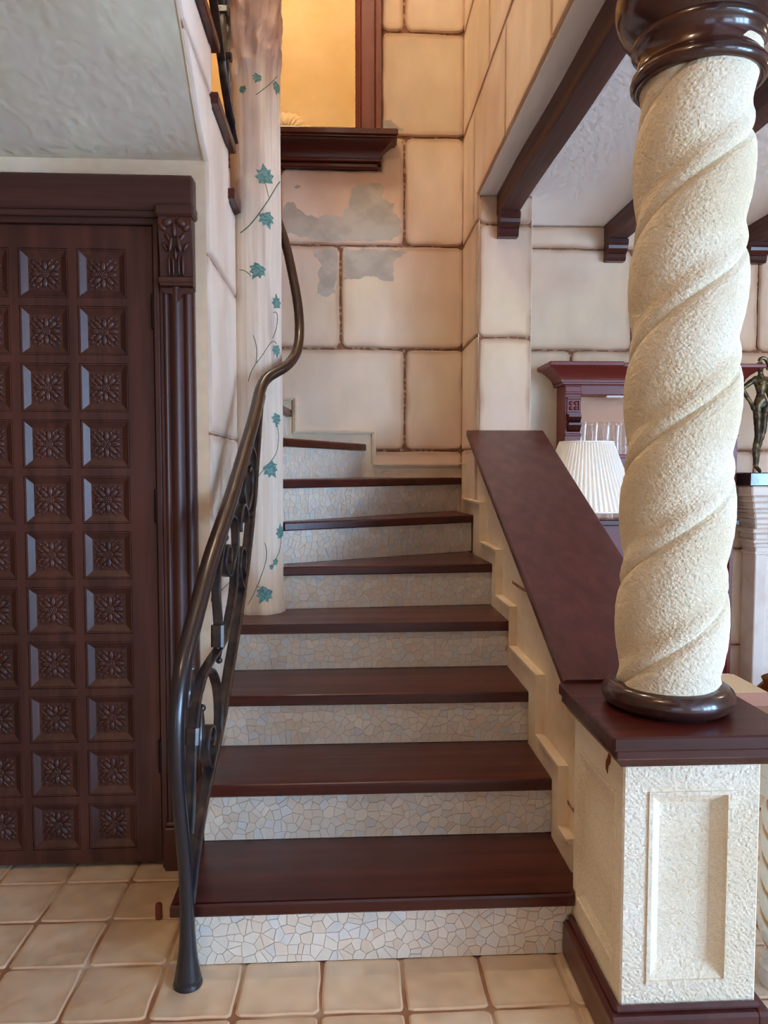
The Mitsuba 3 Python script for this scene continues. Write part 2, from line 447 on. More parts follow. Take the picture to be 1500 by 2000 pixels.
for pl in ([(-0.295, 2.546), (-0.254, 2.559), (-0.229, 2.522), (-0.194, 2.493), (-0.133, 2.484), (-0.083, 2.5), (-0.011, 2.486), (0.019, 2.546), (0.045, 2.632), (0.101, 2.643), (0.178, 2.654), (0.203, 2.62), (0.178, 2.587), (0.249, 2.555), (0.236, 2.513), (0.285, 2.476), (0.285, 2.421), (0.249, 2.378), (0.07, 2.370), (-0.134, 2.370), (-0.223, 2.388), (-0.306, 2.411)],
           [(-0.144, 2.329), (-0.034, 2.33), (-0.033, 2.194), (-0.053, 2.174), (-0.046, 2.119), (-0.084, 2.09), (-0.135, 2.105), (-0.125, 2.173), (-0.14, 2.218), (-0.109, 2.244), (-0.155, 2.306)],
           [(-0.002, 2.331), (0.224, 2.332), (0.314, 2.32), (0.249, 2.286), (0.244, 2.178), (0.185, 2.177), (0.159, 2.197), (0.108, 2.196), (0.07, 2.183), (-0.002, 2.175)],
           [(0.19, 2.955), (0.229, 2.963), (0.254, 2.944), (0.285, 2.925), (0.3, 2.918), (0.269, 2.907), (0.236, 2.9), (0.195, 2.9)],
           [(-0.249, 2.626), (-0.229, 2.639), (-0.214, 2.629), (-0.234, 2.617)]):
    c = np.array(Polygon(pl).segmentize(0.008).exterior.coords)[:-1]
    sc = 0.011 if len(pl) > 4 else 0.002
    c = c + (np.stack([meshkit.fbm(np.c_[c*60, np.full(len(c), s)], 3) for s in (3.3, 8.7)], -1)-0.5)*sc*3.2
    k = add(wb, 'bare_plaster_patch', prism(Polygon(c).buffer(0), YB-0.0142, YB-0.0128, XZ), 'm_bare')
    labels[k] = {'label': 'grey patch of bare plaster where the paint has peeled'}

# wall on the right of the stairs: sloping balustrade wall, pier and header in one
def capz(y): return 0.700+(y-1.873)*0.4525
wr = thing('wall_right', 'right stair wall: sloping balustrade, pier and header of painted stone blocks', kind='structure')
low = Polygon([(1.84, 0), (YP, 0), (YP, capz(YP)-.04), (1.84, capz(1.84)-.04)])
reg = Polygon([(YR, HC), (YP, HC), (YP, 0), (YB, 0), (YB, HT), (YR, HT)])
add(wr, 'balustrade', prism(low, XR, XRo, YZ), 'm_plaster')
add(wr, 'core', prism(reg, XR+0.001, XRo, YZ), 'm_shell')
add(wr, 'joint_backing', prism(reg.buffer(-0.006), XR-0.0005, XR+0.003, YZ), 'm_mortar')
add(wr, 'soffit', cbox(XR+.002, XRo-.001, YR, YP, HC-.003, HC+.002, .001), 'm_ceiling')
rm = lambda a, b, h: (XR+0.001-h, a, b)
def jr(ci, z):
    z0 = COURSES[ci]
    if z0 < 2.3: return [YR, YB]
    if abs(z0-2.348) < .01 or ci % 2 == 1: return [YR]+[2.223-.635*k for k in range(8, -1, -1)]+[2.855, 3.535, YB]
    return [YR]+[3.18-.64*k for k in range(10, -1, -1)]+[YB]
stones(wr, reg, COURSES, jr, 0.010, rm, 200, gap=0.0026, jit=0.0012, rnd=0.008)
pm = lambda a, b, h: (a, YP+0.001-h, b)
add(wr, 'joint_backing', prism(sbox(XR+.004, 0.02, XRo-.004, HC), YP-0.001, YP+.003, XZ), 'm_mortar')
stones(wr, sbox(XR-.002, 1.0, XRo, HC), [0.817, 1.327, 1.828, 2.331, HC], lambda ci, z: [XR-.002, XRo], 0.012, pm, 400, gap=0.005, rnd=0.02)
# little brown joints still showing in the plaster of the balustrade wall
for (y0, y1, z) in ((2.50, 2.70, 0.823), (1.92, 2.0, 0.325)):
    add(wr, 'joint', cbox(XR-.002, XR+.002, y0, y1, z-.005, z+.005, .001), 'm_mortar')

# inner wall on the left of the stairs, with the stepped top of the upper flight
NOSE = {13: 3.04, 14: 2.775, 15: 2.445, 16: 2.13, 17: 1.83, 18: 1.53, 19: 1.23, 20: 0.93}
under = [(YD, 2.146), (2.27, 2.170), (2.21, 2.205), (2.15, 2.252), (2.09, 2.303), (2.03, 2.352), (1.958, 2.408), (1.55, 2.72), (1.1, 3.05), (0.70, 3.35)]
under_l = [(y, z-.004) for y, z in under]
stp = []
for i in range(13, 20):
    z = RISE*i-.035
    stp += [(NOSE[i]-.02, z), (NOSE[i+1]-.02, z)]
top = [(NOSE[13]-.02, 0)]+stp+[(0.70, RISE*19-.035)]
ws = thing('wall_stair', 'white plastered wall left of the stairs with stepped top under the upper treads', kind='structure')
prof = Polygon(top+under_l[::-1]+[(YD, 0)]).buffer(0)
add(ws, 'core', prism(prof, XS-.012, XS-0.008, YZ), 'm_plaster')
add(ws, 'core', prism(prof.intersection(sbox(YD+.02, 0, 3.1, 2.12)), XS-.12, XS-.011, YZ), 'm_plaster')
add(ws, 'joint_backing', prism(prof.buffer(-0.004), XS-.0085, XS-0.006, YZ), 'm_mortar')
stones(ws, prof, [0, 0.35, 0.83, 1.34, 1.875, 2.365, 2.9, 3.4, 3.6], lambda ci, z: [.6, 1.3, 3.1] if ci % 2 else [.6, 1.9, 3.1], 0.009, lambda a, b, h: (XS-.009+h, a, b), 500, gap=0.0025, jit=0.0014, rnd=0.006, m='m_white_stone')

# plastered wall that holds the door, and the sloping soffit of the upper flight
wd = thing('wall_door', 'plastered wall strip above and beside the carved door', kind='structure')
add(wd, 'core', prism(sbox(XL, 0, XS-.012, 2.2).difference(sbox(-1.36, -1, -.566, 1.96)), YD, YD+.11, XZ), 'm_plaster')
add(wd, 'backing', cbox(-1.40, -.53, YD+.09, YD+.12, 0, 2.0, .002), 'm_dark_gap')
cs = thing('ceiling_soffit', 'grey plastered sloping underside of the upper flight of stairs', kind='structure')
sof = Polygon(stp+[(0.70, RISE*19-.035)]+under[::-1]+[(3.02, 2.143)]).buffer(0)
add(cs, 'plaster', prism(sof, XL, XS-.012, YZ), 'm_soffit', 30)

# ------------------------------------------------------------------ shell of the room (mostly out of view)
wl = thing('wall_left', 'plain cream plaster wall closing the hall on the left', kind='structure')
add(wl, 'plaster', cbox(XL-.15, XL, YR, YB+.15, 0, HT, .002), 'm_tan')
wf = thing('wall_front', 'cream wall behind the viewer with a glazed entrance', kind='structure')
add(wf, 'plaster', prism(sbox(XL, 0, XF, HT).difference(sbox(-0.9, 0.05, 0.9, 2.3)).difference(sbox(2.4, .5, 4.3, 2.2)), YR-.15, YR, XZ), 'm_tan')
wfr = thing('wall_far', 'cream wall of the living room with three tall windows', kind='structure')
WY = [(-3.4, -2.6), (-2.3, -1.5), (-1.2, -0.4)]
pw = sbox(YR, 0, YB, HC+.1)
for a, b in WY: pw = pw.difference(sbox(a, .25, b, 2.25))
add(wfr, 'plaster', prism(pw, XF, XF+.15, YZ), 'm_shell')
ce = thing('ceiling', 'white rough plaster ceiling of the living room', kind='structure')
add(ce, 'plaster', cbox(XRo-.001, XF+.15, YR, YB+.15, HC, HC+.14, .002), 'm_ceiling')
ch = thing('ceiling_hall', 'plain ceiling high above the stairwell', kind='structure')
add(ch, 'plaster', cbox(XL-.3, XRo, YR, YB+1.7, HT, HT+.15, .002), 'm_shell')

def glazed(name, label, rect, axis, pos, rad, cols, rows, face):
    """a window: frame, glazing bars, and a daylit pane that glows"""
    w = thing(name, label, kind='structure')
    a0, a1, z0, z1 = rect
    mp = (lambda a, b, h: (a, pos+h, b)) if axis == 'y' else (lambda a, b, h: (pos+h, a, b))
    fr = sbox(a0, z0, a1, z1).difference(sbox(a0+.05, z0+.05, a1-.05, z1-.05))
    add(w, 'frame', prism(fr, -.05, .05, mp), 'm_wood_z')
    for i in range(1, cols):
        x = a0+(a1-a0)*i/cols; add(w, 'glazing_bar', prism(sbox(x-.015, z0+.05, x+.015, z1-.05), -.02, .03, mp), 'm_wood_z')
    for i in range(1, rows):
        z = z0+(z1-z0)*i/rows; add(w, 'glazing_bar', prism(sbox(a0+.05, z-.015, a1-.05, z+.015), -.02, .03, mp), 'm_wood_z')
    A = np.array([[a0+.05, z0+.05], [a1-.05, z0+.05], [a1-.05, z1-.05], [a0+.05, z1-.05]])
    V = np.stack(mp(A[:, 0], A[:, 1], np.full(4, 0.0)), -1)
    f = np.array([[0, 1, 2], [0, 2, 3]])
    t = trimesh.Trimesh(V, f, process=False)
    if t.face_normals[0] @ np.array(face) < 0: f = f[:, ::-1]
    add(w, 'pane', mikit.ply((V, f), 'm_shell', emitter={'type': 'area', 'radiance': {'type': 'rgb', 'value': (DAY*rad).tolist()}}), None)
for k, (a, b) in enumerate(WY):
    glazed(f'window_{k+2}', 'tall bright window of the living room', (a, b, .25, 2.25), 'x', XF+.06, WIN_RIGHT, 2, 3, (-1, 0, 0))
glazed('window_5', 'wide bright window behind the viewer', (2.4, 4.3, .5, 2.2), 'y', YR-.06, WIN_REAR, 3, 2, (0, 1, 0))
glazed('window_6', 'glazed entrance doors behind the viewer', (-.9, .9, .05, 2.3), 'y', YR-.06, WIN_REAR*.25, 2, 4, (0, 1, 0))

def globe(name, label, p, r, rad, col):
    k = thing(name, label, 'lamp')
    s = trimesh.creation.icosphere(2, r); s.apply_translation(p)
    add(k, 'globe', mikit.ply(s, 'm_shade', True, emitter={'type': 'area', 'radiance': {'type': 'rgb', 'value': (np.array(col)*rad).tolist()}}), None)
    add(k, 'cap', lathe([(0, p[2]+r-.01), (.05, p[2]+r-.01), (.06, p[2]+r+.02), (.012, p[2]+r+.04), (.012, p[2]+r+.25), (0, p[2]+r+.25)], 20, p[0], p[1]), 'm_brass')
globe('hall_lamp', 'warm globe lamp hanging above the stairwell', (-0.25, 2.75, 4.5), .11, WARM_LAMP, (1.0, .87, .64))
globe('entrance_lamp', 'warm globe lamp hanging high in the hall behind the viewer', (-0.85, -0.3, 4.45), .12, WARM_LAMP*0.72, (1.0, .84, .60))
globe('landing_lamp', 'warm globe lamp hanging beyond the upper opening', (-.45, 4.5, 4.62), .10, WARM_LAMP*.42, (1.0, .87, .68))
globe('room_lamp', 'warm globe lamp hanging in the living room', (2.6, 2.3, 2.1), .1, ROOM_LAMP*.35, (1.0, .78, .55))

# yellow room beyond the opening
wy = thing('wall_upper', 'warm yellow plaster wall of the room beyond the upper opening', kind='structure')
add(wy, 'plaster', cat([cbox(-1.7, .75, 5.4, 5.5, 2.2, HT, .002), cbox(-1.75, -1.6, YB+.16, 5.41, 2.2, HT, .002), cbox(.62, .75, YB+.16, 5.41, 2.2, HT, .002), cbox(-1.75, .75, YB+.16, 5.45, 2.2, 2.3, .002)]), 'm_yellow')

# ------------------------------------------------------------------ interior window frame and sill
w1 = thing('window_1', 'interior window opening with a dark red wooden frame and moulded sill', kind='structure')
def jamb(x0, x1):
    pr = Polygon([(x0, YB+.14), (x0, YB-.035), (x0+.022, YB-.045), (x0+.03, YB-.035), (x1-.035, YB-.035), (x1-.027, YB-.055), (x1-.004, YB-.055), (x1, YB-.047), (x1, YB), (x1-.05, YB+.14)])
    return pr
add(w1, 'jamb', prism(jamb(0.058, 0.184), OPZ0, OPZ1, XY), 'm_wood_z')
add(w1, 'jamb', prism(jamb(-1.2, -1.09), OPZ0, OPZ1, XY), 'm_wood_z')
add(w1, 'head', prism(sbox(-1.2, OPZ1, .184, OPZ1+.12), YB-.05, YB+.14, XZ), 'm_wood_x')
sillp = [(YB+.15, 2.868), (YB-.135, 2.868), (YB-.14, 2.862), (YB-.14, 2.835), (YB-.125, 2.826), (YB-.12, 2.81), (YB-.10, 2.79), (YB-.07, 2.765), (YB-.062, 2.755), (YB-.062, 2.742), (YB-.045, 2.735), (YB-.04, 2.716), (YB, 2.714), (YB+.0, 2.80), (YB+.15, 2.80)]
# the sill's moulding returns at its right end: a stack of boards of decreasing size
sill = [cbox(-1.25, .26, YB-.14, YB+.02, 2.836, 2.868, .005), cbox(-1.25, .252, YB-.132, YB+.02, 2.826, 2.837, .003)]
nl = 14
for a in range(nl):
    u0, u1 = a/nl, (a+1)/nl
    ov = lambda u: .122-.066*math.sin(u*math.pi/2)**.9
    P = [(x, y, z) for z, d in ((2.827-.075*u0, ov(u0)), (2.827-.075*u1, ov(u1))) for x in (-1.25, .12+d) for y in (YB-d, YB)]
    sill.append(trimesh.convex.convex_hull(np.array(P)))
sill += [cbox(-1.25, .184, YB-.064, YB+.02, 2.738, 2.753, .004), cbox(-1.25, .166, YB-.046, YB+.02, 2.714, 2.739, .005)]
sill.append(cbox(-1.2, .16, YB-.01, YB+.15, 2.80, 2.868, .003))
add(w1, 'sill', cat(sill), 'm_wood_x')

# shell shaped sconce on the yellow wall
sc_ = thing('shell_sconce', 'pale fluted shell-shaped wall lamp behind the upper window sill', 'wall lamp')
th = np.linspace(0, np.pi, 57); rr = np.linspace(0.02, 1, 9)
V, f = [], []
for i, t in enumerate(th):
    for j, r in enumerate(rr):
        fl_ = 0.5+0.5*math.cos(t*26)
        R_ = 0.16*r*(1+0.025*fl_*r)
        V.append((-.40+R_*math.cos(t)*1.2, 5.4-0.012-0.09*math.sin(math.pi*min(r, .98))*1.0-0.018*fl_*r, 3.50+R_*math.sin(t)*1.1))
for i in range(len(th)-1):
    for j in range(len(rr)-1):
        a = i*len(rr)+j; b = a+len(rr); f += [(a, b, b+1), (a, b+1, a+1)]
add(sc_, 'shell', (np.array(V), np.array(f)), 'm_sconce', True)
add(sc_, 'bracket', cbox(-.45, -.35, 5.34, 5.4, 3.46, 3.505, .008), 'm_brass')

# ------------------------------------------------------------------ staircase
st = thing('staircase', 'winding staircase with dark red wooden treads and mosaic-tiled risers', 'staircase')
TR = (-.335, 2.96, .095)
trunk_c = Point(TR[0], TR[1]).buffer(TR[2]-.012)
nose = {1: ((-.43, 1.815), (.572, 1.815)), 2: ((-.43, 2.11), (.60, 2.11)), 3: ((XS-.0, 2.397), (.60, 2.397)), 4: ((XS, 2.685), (.60, 2.70)),
        5: ((-.245, 2.958), (.60, 3.02)), 6: ((-.24, 3.035), (.60, 3.48)), 7: ((-.26, 3.04), (.60, 3.845)), 8: ((-.28, 3.05), (.115, 3.866)),
        9: ((-.32, 3.055), (-.265, 3.866)), 10: ((-.36, 3.05), (-.66, 3.866)), 11: ((-.40, 3.04), (-1.10, 3.866)), 12: ((-.43, 3.01), (XL, 3.45)), 13: ((-.38, 3.04), (XL, 3.04))}
for i in range(14, 20): nose[i] = ((-.382, NOSE[i]), (XL, NOSE[i]))
nose[20] = ((-.382, NOSE[20]), (XL, NOSE[20]))
corners = {7: [(.60, 3.866)], 11: [(XL, 3.866)]}
def shifted(L, R, d):
    L, R = np.array(L), np.array(R); t = (R-L)/np.linalg.norm(R-L); n = np.array([-t[1], t[0]]); return L+n*d, R+n*d
room = sbox(XL, -5, .601, YB-.001)
def tread_mesh(P, z1, th=.035, b=.007):
    out = []
    for q in polys(P):
        q2 = q.simplify(.0005)
        lay = [(0.004, z1-th), (0, z1-th+.004), (0, z1-b), (b*.3, z1-b*.3), (b, z1)]
        # rounded nosing: stack of slightly inset outlines
        ext = [np.array(q2.buffer(-d, join_style=2).exterior.coords)[:-1] if d else np.array(q2.exterior.coords)[:-1] for d, _ in lay]
        if len({len(e) for e in ext}) > 1:
            out.append(prism(q2, z1-th, z1, XY)); continue
        n = len(ext[1])
        def start(e): return np.roll(e, -int(np.argmin(np.linalg.norm(e-ext[1][0], axis=1))), axis=0)
        ext = [start(e) for e in ext]
        if not q2.exterior.is_ccw == Polygon(ext[0]).exterior.is_ccw: ext[0] = start(ext[0][::-1])
        ring = []
        for e, (_, z) in zip(ext, lay):
            if Polygon(e).exterior.is_ccw is False: e = np.roll(e[::-1], 1, axis=0)
            ring.append(np.c_[e, np.full(n, z)])
        V = np.vstack(ring); f = []
        for a in range(len(lay)-1):
            for i in range(n):
                j = (i+1) % n; f += [(a*n+i, a*n+j, (a+1)*n+j), (a*n+i, (a+1)*n+j, (a+1)*n+i)]
        for a, flip in ((0, True), (len(lay)-1, False)):
            t = np.asarray(m3.triangulate([ring[a][:, :2].astype(np.float64)]))+a*n
            f += [tuple(x[::-1] if flip else x) for x in t]
        out.append(trimesh.Trimesh(V, np.array(f), process=False))
    return cat(out)
def chips(L, R, z0, z1, size, seed):
    """crazy-paved mosaic of one riser as list of (mesh, colour)"""
    r = np.random.default_rng(seed)
    L, R = np.array(L), np.array(R); W = np.linalg.norm(R-L); t = (R-L)/W; n = np.array([t[1], -t[0]])
    nx, nz = max(2, int(W/size)), max(2, int(round((z1-z0)/size)))
    pts = np.array([((i+.5+r.uniform(-.6, .6))*W/nx, (j+.5+r.uniform(-.5, .5))*(z1-z0)/nz) for i in range(nx) for j in range(nz)])
    big = np.vstack([pts, pts*[-1, 1], pts*[1, -1], [2*W, 0]+pts*[-1, 1], [0, 2*(z1-z0)]+pts*[1, -1]])
    vor = Voronoi(big); out = []
    for i in range(len(pts)):
        reg = vor.regions[vor.point_region[i]]
        if -1 in reg or not reg: continue
        P = Polygon(vor.vertices[reg]).buffer(-0.0008, join_style=2)
        if P.is_empty or P.area < 2e-5 or P.geom_type != 'Polygon': continue
        h = 0.0022+r.uniform(0, .0008)
        mp = lambda a, b, q: (L[0]+t[0]*a+n[0]*q, L[1]+t[1]*a+n[1]*q, z0+b)
        m = prism(P, 0, h, mp)
        # chips lie a little uneven: tilt the outer face
        base = np.array(lin(222, 208, 188))*r.uniform(.94, 1.05)
        if r.random() < .25: base = np.array(lin(220, 200, 176))*r.uniform(.95, 1.05)
        if r.random() < .18: base = np.array(lin(216, 208, 196))*r.uniform(.92, 1.05)
        tl = r.uniform(-.010, .010, 2)
        d = (m.vertices[:, :2]-L)@n; s_ = (m.vertices[:, :2]-L)@t; c_ = P.centroid
        on = d > h*.5
        m.vertices[on, :2] += np.outer((s_[on]-c_.x)*tl[0]+(m.vertices[on, 2]-z0-c_.y)*tl[1], n)
        out.append((m, np.tile(base, (len(m.vertices), 1))))
    return out
moremesh, morecol, nchip = [], [], 0
for i in range(1, 20):
    L, R = nose[i]; L2, R2 = nose[i+1]
    A, B = shifted(L2, R2, .05)
    P = Polygon([L, R]+corners.get(i, [])+[tuple(B), tuple(A)]).buffer(0)
    P = P.intersection(room if i > 2 else sbox(-.43, 0, .601, 5)).difference(trunk_c)
    if i == 1: P = P.union(sbox(.55, 1.846, .601, 2.155))
    if i == 3: P = P.intersection(sbox(XS, 0, .601, 5))
    if i == 4: P = Polygon([L, R, (.60, 3.07), (XS, 3.0)]).difference(trunk_c)
    if i >= 13: P = P.intersection(sbox(XL, -5, -.38, 5))
    add(st, 'tread', tread_mesh(P, RISE*i), 'm_wood_x')
    l, r_ = shifted(L, R, .026)
    if i < 3: l = np.array([XS+.0, l[1]])
    if i == 1: r_ = np.array([.5745, r_[1]])
    if i >= 13: l = np.array([XS-.001, l[1]])
    z0, z1 = RISE*(i-1), RISE*i-.035
    l3, r3 = shifted(tuple(l), tuple(r_), .03)
    rp = Polygon([tuple(l), tuple(r_), tuple(r3), tuple(l3)]).intersection(sbox(XL, -5, .603, YB))
    rk = add(st, 'riser', prism(rp, z0, z1, XY), 'm_chip_grout')
    if i <= 9:
        ch_ = chips(l, r_, z0+.001, z1-.001, .0245, 50+i)
        for m, c in ch_:
            if nchip < 300: add(rk, 'chip', m, 'm_chip', color=c); nchip += 1
            else: moremesh.append(m); morecol.append(c)
k = add(st, 'mosaic', cat(moremesh), 'm_chip', color=np.vstack(morecol)); labels[k] = {'kind': 'stuff'}
add(st, 'carriage', prism([(1.86, 0), (1.86, .13), (2.16, .13), (2.16, .30), (2.44, .30), (2.44, 0)], XS+.004, XS+.03, YZ), 'm_plaster')

# ------------------------------------------------------------------ stepped skirting beside the stairs
sk = thing('trim_1', 'cream stepped plaster skirting following the stairs', kind='structure')
zig = [(1.915, .17), (1.915, .259), (1.992, .259), (1.992, .425), (2.243, .425), (2.243, .608), (2.624, .608), (2.624, .748), (2.876, .748), (2.876, .922), (3.232, .922), (3.232, 1.090), (3.72, 1.090), (3.72, 1.262), (YB-.002, 1.262)]
lowz = [(YB-.002, 1.0), (3.48, 1.0), (3.48, .84), (3.03, .84), (3.03, .67), (2.72, .67), (2.72, .50), (2.40, .50), (2.40, .33), (2.11, .33), (2.11, .16), (1.915, .16)]
zp = Polygon(zig+lowz).buffer(0)
add(sk, 'skirting', prism(zp, XR-.012, XR+.003, YZ), 'm_plaster')
zl = LineString(zig[1:])
band = zl.buffer(.024, cap_style=2, join_style=2, single_sided=True)
band2 = LineString(zig[1:]).buffer(.013, cap_style=2, join_style=2).intersection(zp)
add(sk, 'moulding', prism(band2, XR-.021, XR, YZ), 'm_plaster')
add(sk, 'moulding', prism(LineString(zig[1:]).buffer(.006, cap_style=2, join_style=2).intersection(zp), XR-.028, XR-.01, YZ), 'm_plaster')
zb = [(XR-.005, 1.262), (.155, 1.262), (.155, 1.428), (-.242, 1.428), (-.242, 1.594), (-.62, 1.594), (-.62, 1.77), (-1.05, 1.77), (-1.05, 1.94), (XL, 1.94)]
zbp = Polygon(zb+[(XL, 1.7), (-1.0, 1.7), (-.98, 1.53), (-.57, 1.53), (-.57, 1.36), (-.16, 1.36), (.02, 1.32), (.09, 1.17), (XR-.005, 1.17)]).buffer(0)
add(sk, 'skirting', prism(zbp, YB-.018, YB-.002, XZ), 'm_plaster')
bb = LineString(zb)
add(sk, 'moulding', prism(bb.buffer(.017, cap_style=2, join_style=2).intersection(zbp), YB-.030, YB-.01, XZ), 'm_plaster')
add(sk, 'moulding', prism(bb.buffer(.009, cap_style=2, join_style=2).intersection(zbp), YB-.036, YB-.02, XZ), 'm_plaster')

# ------------------------------------------------------------------ sloping wooden capping
cp = thing('wooden_capping', 'broad dark red wooden capping sloping down the stair balustrade to the pedestal', 'capping')
def slope(y0, y1, t0, t1, x0, x1, b=.005):
    P = []
    for y in (y0, y1):
        for z, e in ((t0, b), (t0-b, 0), (t1+b, 0), (t1, b)):
            P += [(x0+e, y, capz(y)+z), (x1-e, y, capz(y)+z)]
    return trimesh.convex.convex_hull(np.array(P))
add(cp, 'board', slope(1.868, YP-.013, 0, -.03, .552, .907), 'm_wood_y')
add(cp, 'moulding', slope(1.868, YP-.013, -.03, -.058, .575, .880), 'm_wood_y')

# ------------------------------------------------------------------ pedestal
pd = thing('pedestal', 'square white stucco pedestal with recessed panels and dark red wooden cap and base', 'pedestal')
body = tri2man(cbox(.575, .868, 1.51, 1.845, 0, .63, .004))
def frustum_cut(axis, pos, a0, a1, z0, z1, dep, ins):
    P = []
    for d, e in ((-.02, -ins*.02/dep), (dep, ins)):
        for a in (a0+e, a1-e):
            for z in (z0+e, z1-e):
                P.append((a, pos+d, z) if axis == 'y' else (pos+d, a, z))
    return tri2man(trimesh.convex.convex_hull(np.array(P)))
body -= frustum_cut('y', 1.51, .637, .797, .155, .553, .024, .026)
body -= frustum_cut('x', .575, 1.555, 1.80, .17, .535, .009, .016)
bt = man2tri(body)
add(pd, 'body', bt, 'm_stucco')
# narrow raised bead round each panel
fr = sbox(.629, .147, .805, .561).difference(sbox(.637, .155, .797, .553))
add(pd, 'panel_bead', prism(fr, 1.5055, 1.512, XZ), 'm_stucco')
fr2 = sbox(1.548, .163, 1.807, .542).difference(sbox(1.555, .17, 1.80, .535))
add(pd, 'panel_bead', prism(fr2, .571, .577, YZ), 'm_stucco')
rp_ = Polygon([(.0, .0), (.012, .004), (.016, -.012), (.024, -.024), (.026, -.04), (.016, -.05), (.012, -.03), (.002, -.02)])
k = add(pd, 'rust_stain', prism(Polygon([(1.585+a*1.2, .612+b) for a, b in rp_.exterior.coords]), .5738, .5752, YZ), 'm_rust'); labels[k] = {'label': 'brown rust stain below the cap'}
def slab_stack(layers):
    return cat([cbox(x0, x1, y0, y1, z0, z1, b) for x0, x1, y0, y1, z0, z1, b in layers])
add(pd, 'cap', slab_stack([(.540, .937, 1.473, 1.872, .660, .690, .004), (.548, .928, 1.481, 1.872, .640, .661, .003)]), 'm_wood_x')
P = []
for z, e in ((.640, 0), (.619, .014)):
    P += [(x, y, z) for x in (.552+e, .922-e) for y in (1.487+e, 1.868)]
add(pd, 'cap_moulding', trimesh.convex.convex_hull(np.array(P)), 'm_wood_x')
base = [cbox(.548, .575, 1.483, 1.838, 0, .092, .006), cbox(.548, .868, 1.483, 1.51, 0, .092, .006), cbox(.86, .895, 1.483, 1.872, 0, .092, .006)]
add(pd, 'base_board', cat(base), 'm_wood_y')
cove = [cbox(.560, .576, 1.497, 1.838, .09, .106, .006), cbox(.560, .875, 1.497, 1.511, .09, .106, .006)]
add(pd, 'base_bead', cat(cove), 'm_wood_y')

# ------------------------------------------------------------------ twisted column
tc = thing('twisted_column', 'spirally fluted cream stucco column with turned dark wood base ring and capital', 'column')
cx, cy = .738, 1.68; leanx = .040/1.42
z0, z1 = .695, 2.13
nz, nt = 300, 168
zz = np.linspace(z0, z1, nz); th = np.linspace(0, 2*np.pi, nt, endpoint=False)
Z, TH = np.meshgrid(zz, th, indexing='ij')
ph = (Z-.705)/.252 - TH/np.pi*1.0        # two-start helix; TH measured towards +x from the viewer's side
t = np.mod(ph+.375, 1.0)
def prof_t(t):
    # crease at 0, narrow roll, soft valley, then the broad lobe that drops back into the crease
    return np.interp(t, [0, .015, .05, .10, .15, .20, .25, .30, .37, .46, .58, .70, .80, .88, .94, .98, 1.0],
                        [0, .16, .42, .54, .46, .26, .15, .18, .38, .66, .90, 1.0, .98, .88, .70, .40, 0.0])
amp = prof_t(t)
Rz = .1055+.004*(Z-z0)
Rr = Rz+.0175*amp
X = cx+leanx*(Z-z0)+Rr*np.sin(TH); Y = cy-Rr*np.cos(TH)
V = np.stack([X, Y, Z], -1).reshape(-1, 3)
f = []
ii, jj = np.meshgrid(np.arange(nz-1), np.arange(nt), indexing='ij'); j2 = (jj+1) % nt
f = np.vstack([np.stack([ii*nt+jj, ii*nt+j2, (ii+1)*nt+j2], -1).reshape(-1, 3), np.stack([ii*nt+jj, (ii+1)*nt+j2, (ii+1)*nt+jj], -1).reshape(-1, 3)])
d = (meshkit.fbm(V*60, 3)-.5)*.0022
V[:, 0] += d*np.sin(TH.ravel()); V[:, 1] -= d*np.cos(TH.ravel())
add(tc, 'shaft', (V, f), 'm_column', True)
def torus_prof(r, z, a, b, n=14, s=-90, e=90):
    return [(r+a*math.cos(math.radians(q)), z+b*math.sin(math.radians(q))) for q in np.linspace(s, e, n)]
add(tc, 'base_ring', lathe([(.02, .690), (.118, .690)]+torus_prof(.118, .719, .027, .028)+[(.112, .748), (.106, .74), (.02, .74)], 64, cx, cy), 'm_turned', 50)
kx, kz = cx+leanx*1.42, 2.075
capp = [(.02, kz+.005), (.112, kz+.005), (.124, kz-.005), (.136, kz-.004), (.142, kz+.003), (.143, kz+.012), (.140, kz+.022), (.132, kz+.029), (.127, kz+.04), (.126, kz+.055), (.130, kz+.07), (.136, kz+.076), (.141, kz+.08), (.142, kz+.088), (.139, kz+.096)]
capp += [(.141, kz+.098), (.152, kz+.108), (.163, kz+.122), (.172, kz+.14), (.177, kz+.16), (.178, kz+.18), (.173, kz+.2), (.163, kz+.215), (.150, kz+.225), (.146, kz+.232), (.148, kz+.245), (.152, kz+.262), (.152, 2.363), (.02, 2.363)]
add(tc, 'capital', lathe(capp, 72, kx, cy), 'm_turned', 50)

# ------------------------------------------------------------------ painted trunk column
pc = thing('trunk_column', 'tree-trunk plaster column painted with green ivy, rising from the fourth tread', 'column')
def trunk_r(a, z):
    q = np.stack([np.cos(a)*2.2, np.sin(a)*2.2, z*1.2], -1)
    up = np.clip((z-2.66-.05*np.sin(a*1.0))/.06, 0, 1)
    r = TR[2]+(meshkit.fbm(q*1.2, 3, 1)-.5)*.012+(meshkit.fbm(np.stack([np.cos(a)*7, np.sin(a)*7, z*.9], -1), 3, 4)-.5)*.002
    r += up*(.006+(meshkit.fbm(np.stack([np.cos(a)*4, np.sin(a)*4, z*14+np.cos(a)*3], -1), 3, 9)-.5)*.034)
    r += .008*np.exp(-((z-.69)/.03)**2)
    return r
zz = np.r_[np.linspace(.672, 3.2, 240), np.linspace(3.22, HT, 12)]; th = np.linspace(0, 2*np.pi, 96, endpoint=False)
Z, TH = np.meshgrid(zz, th, indexing='ij'); nt = 96; nz = len(zz)
R_ = trunk_r(TH, Z)
V = np.stack([TR[0]+R_*np.sin(TH), TR[1]-R_*np.cos(TH), Z], -1).reshape(-1, 3)
ii, jj = np.meshgrid(np.arange(nz-1), np.arange(nt), indexing='ij'); j2 = (jj+1) % nt
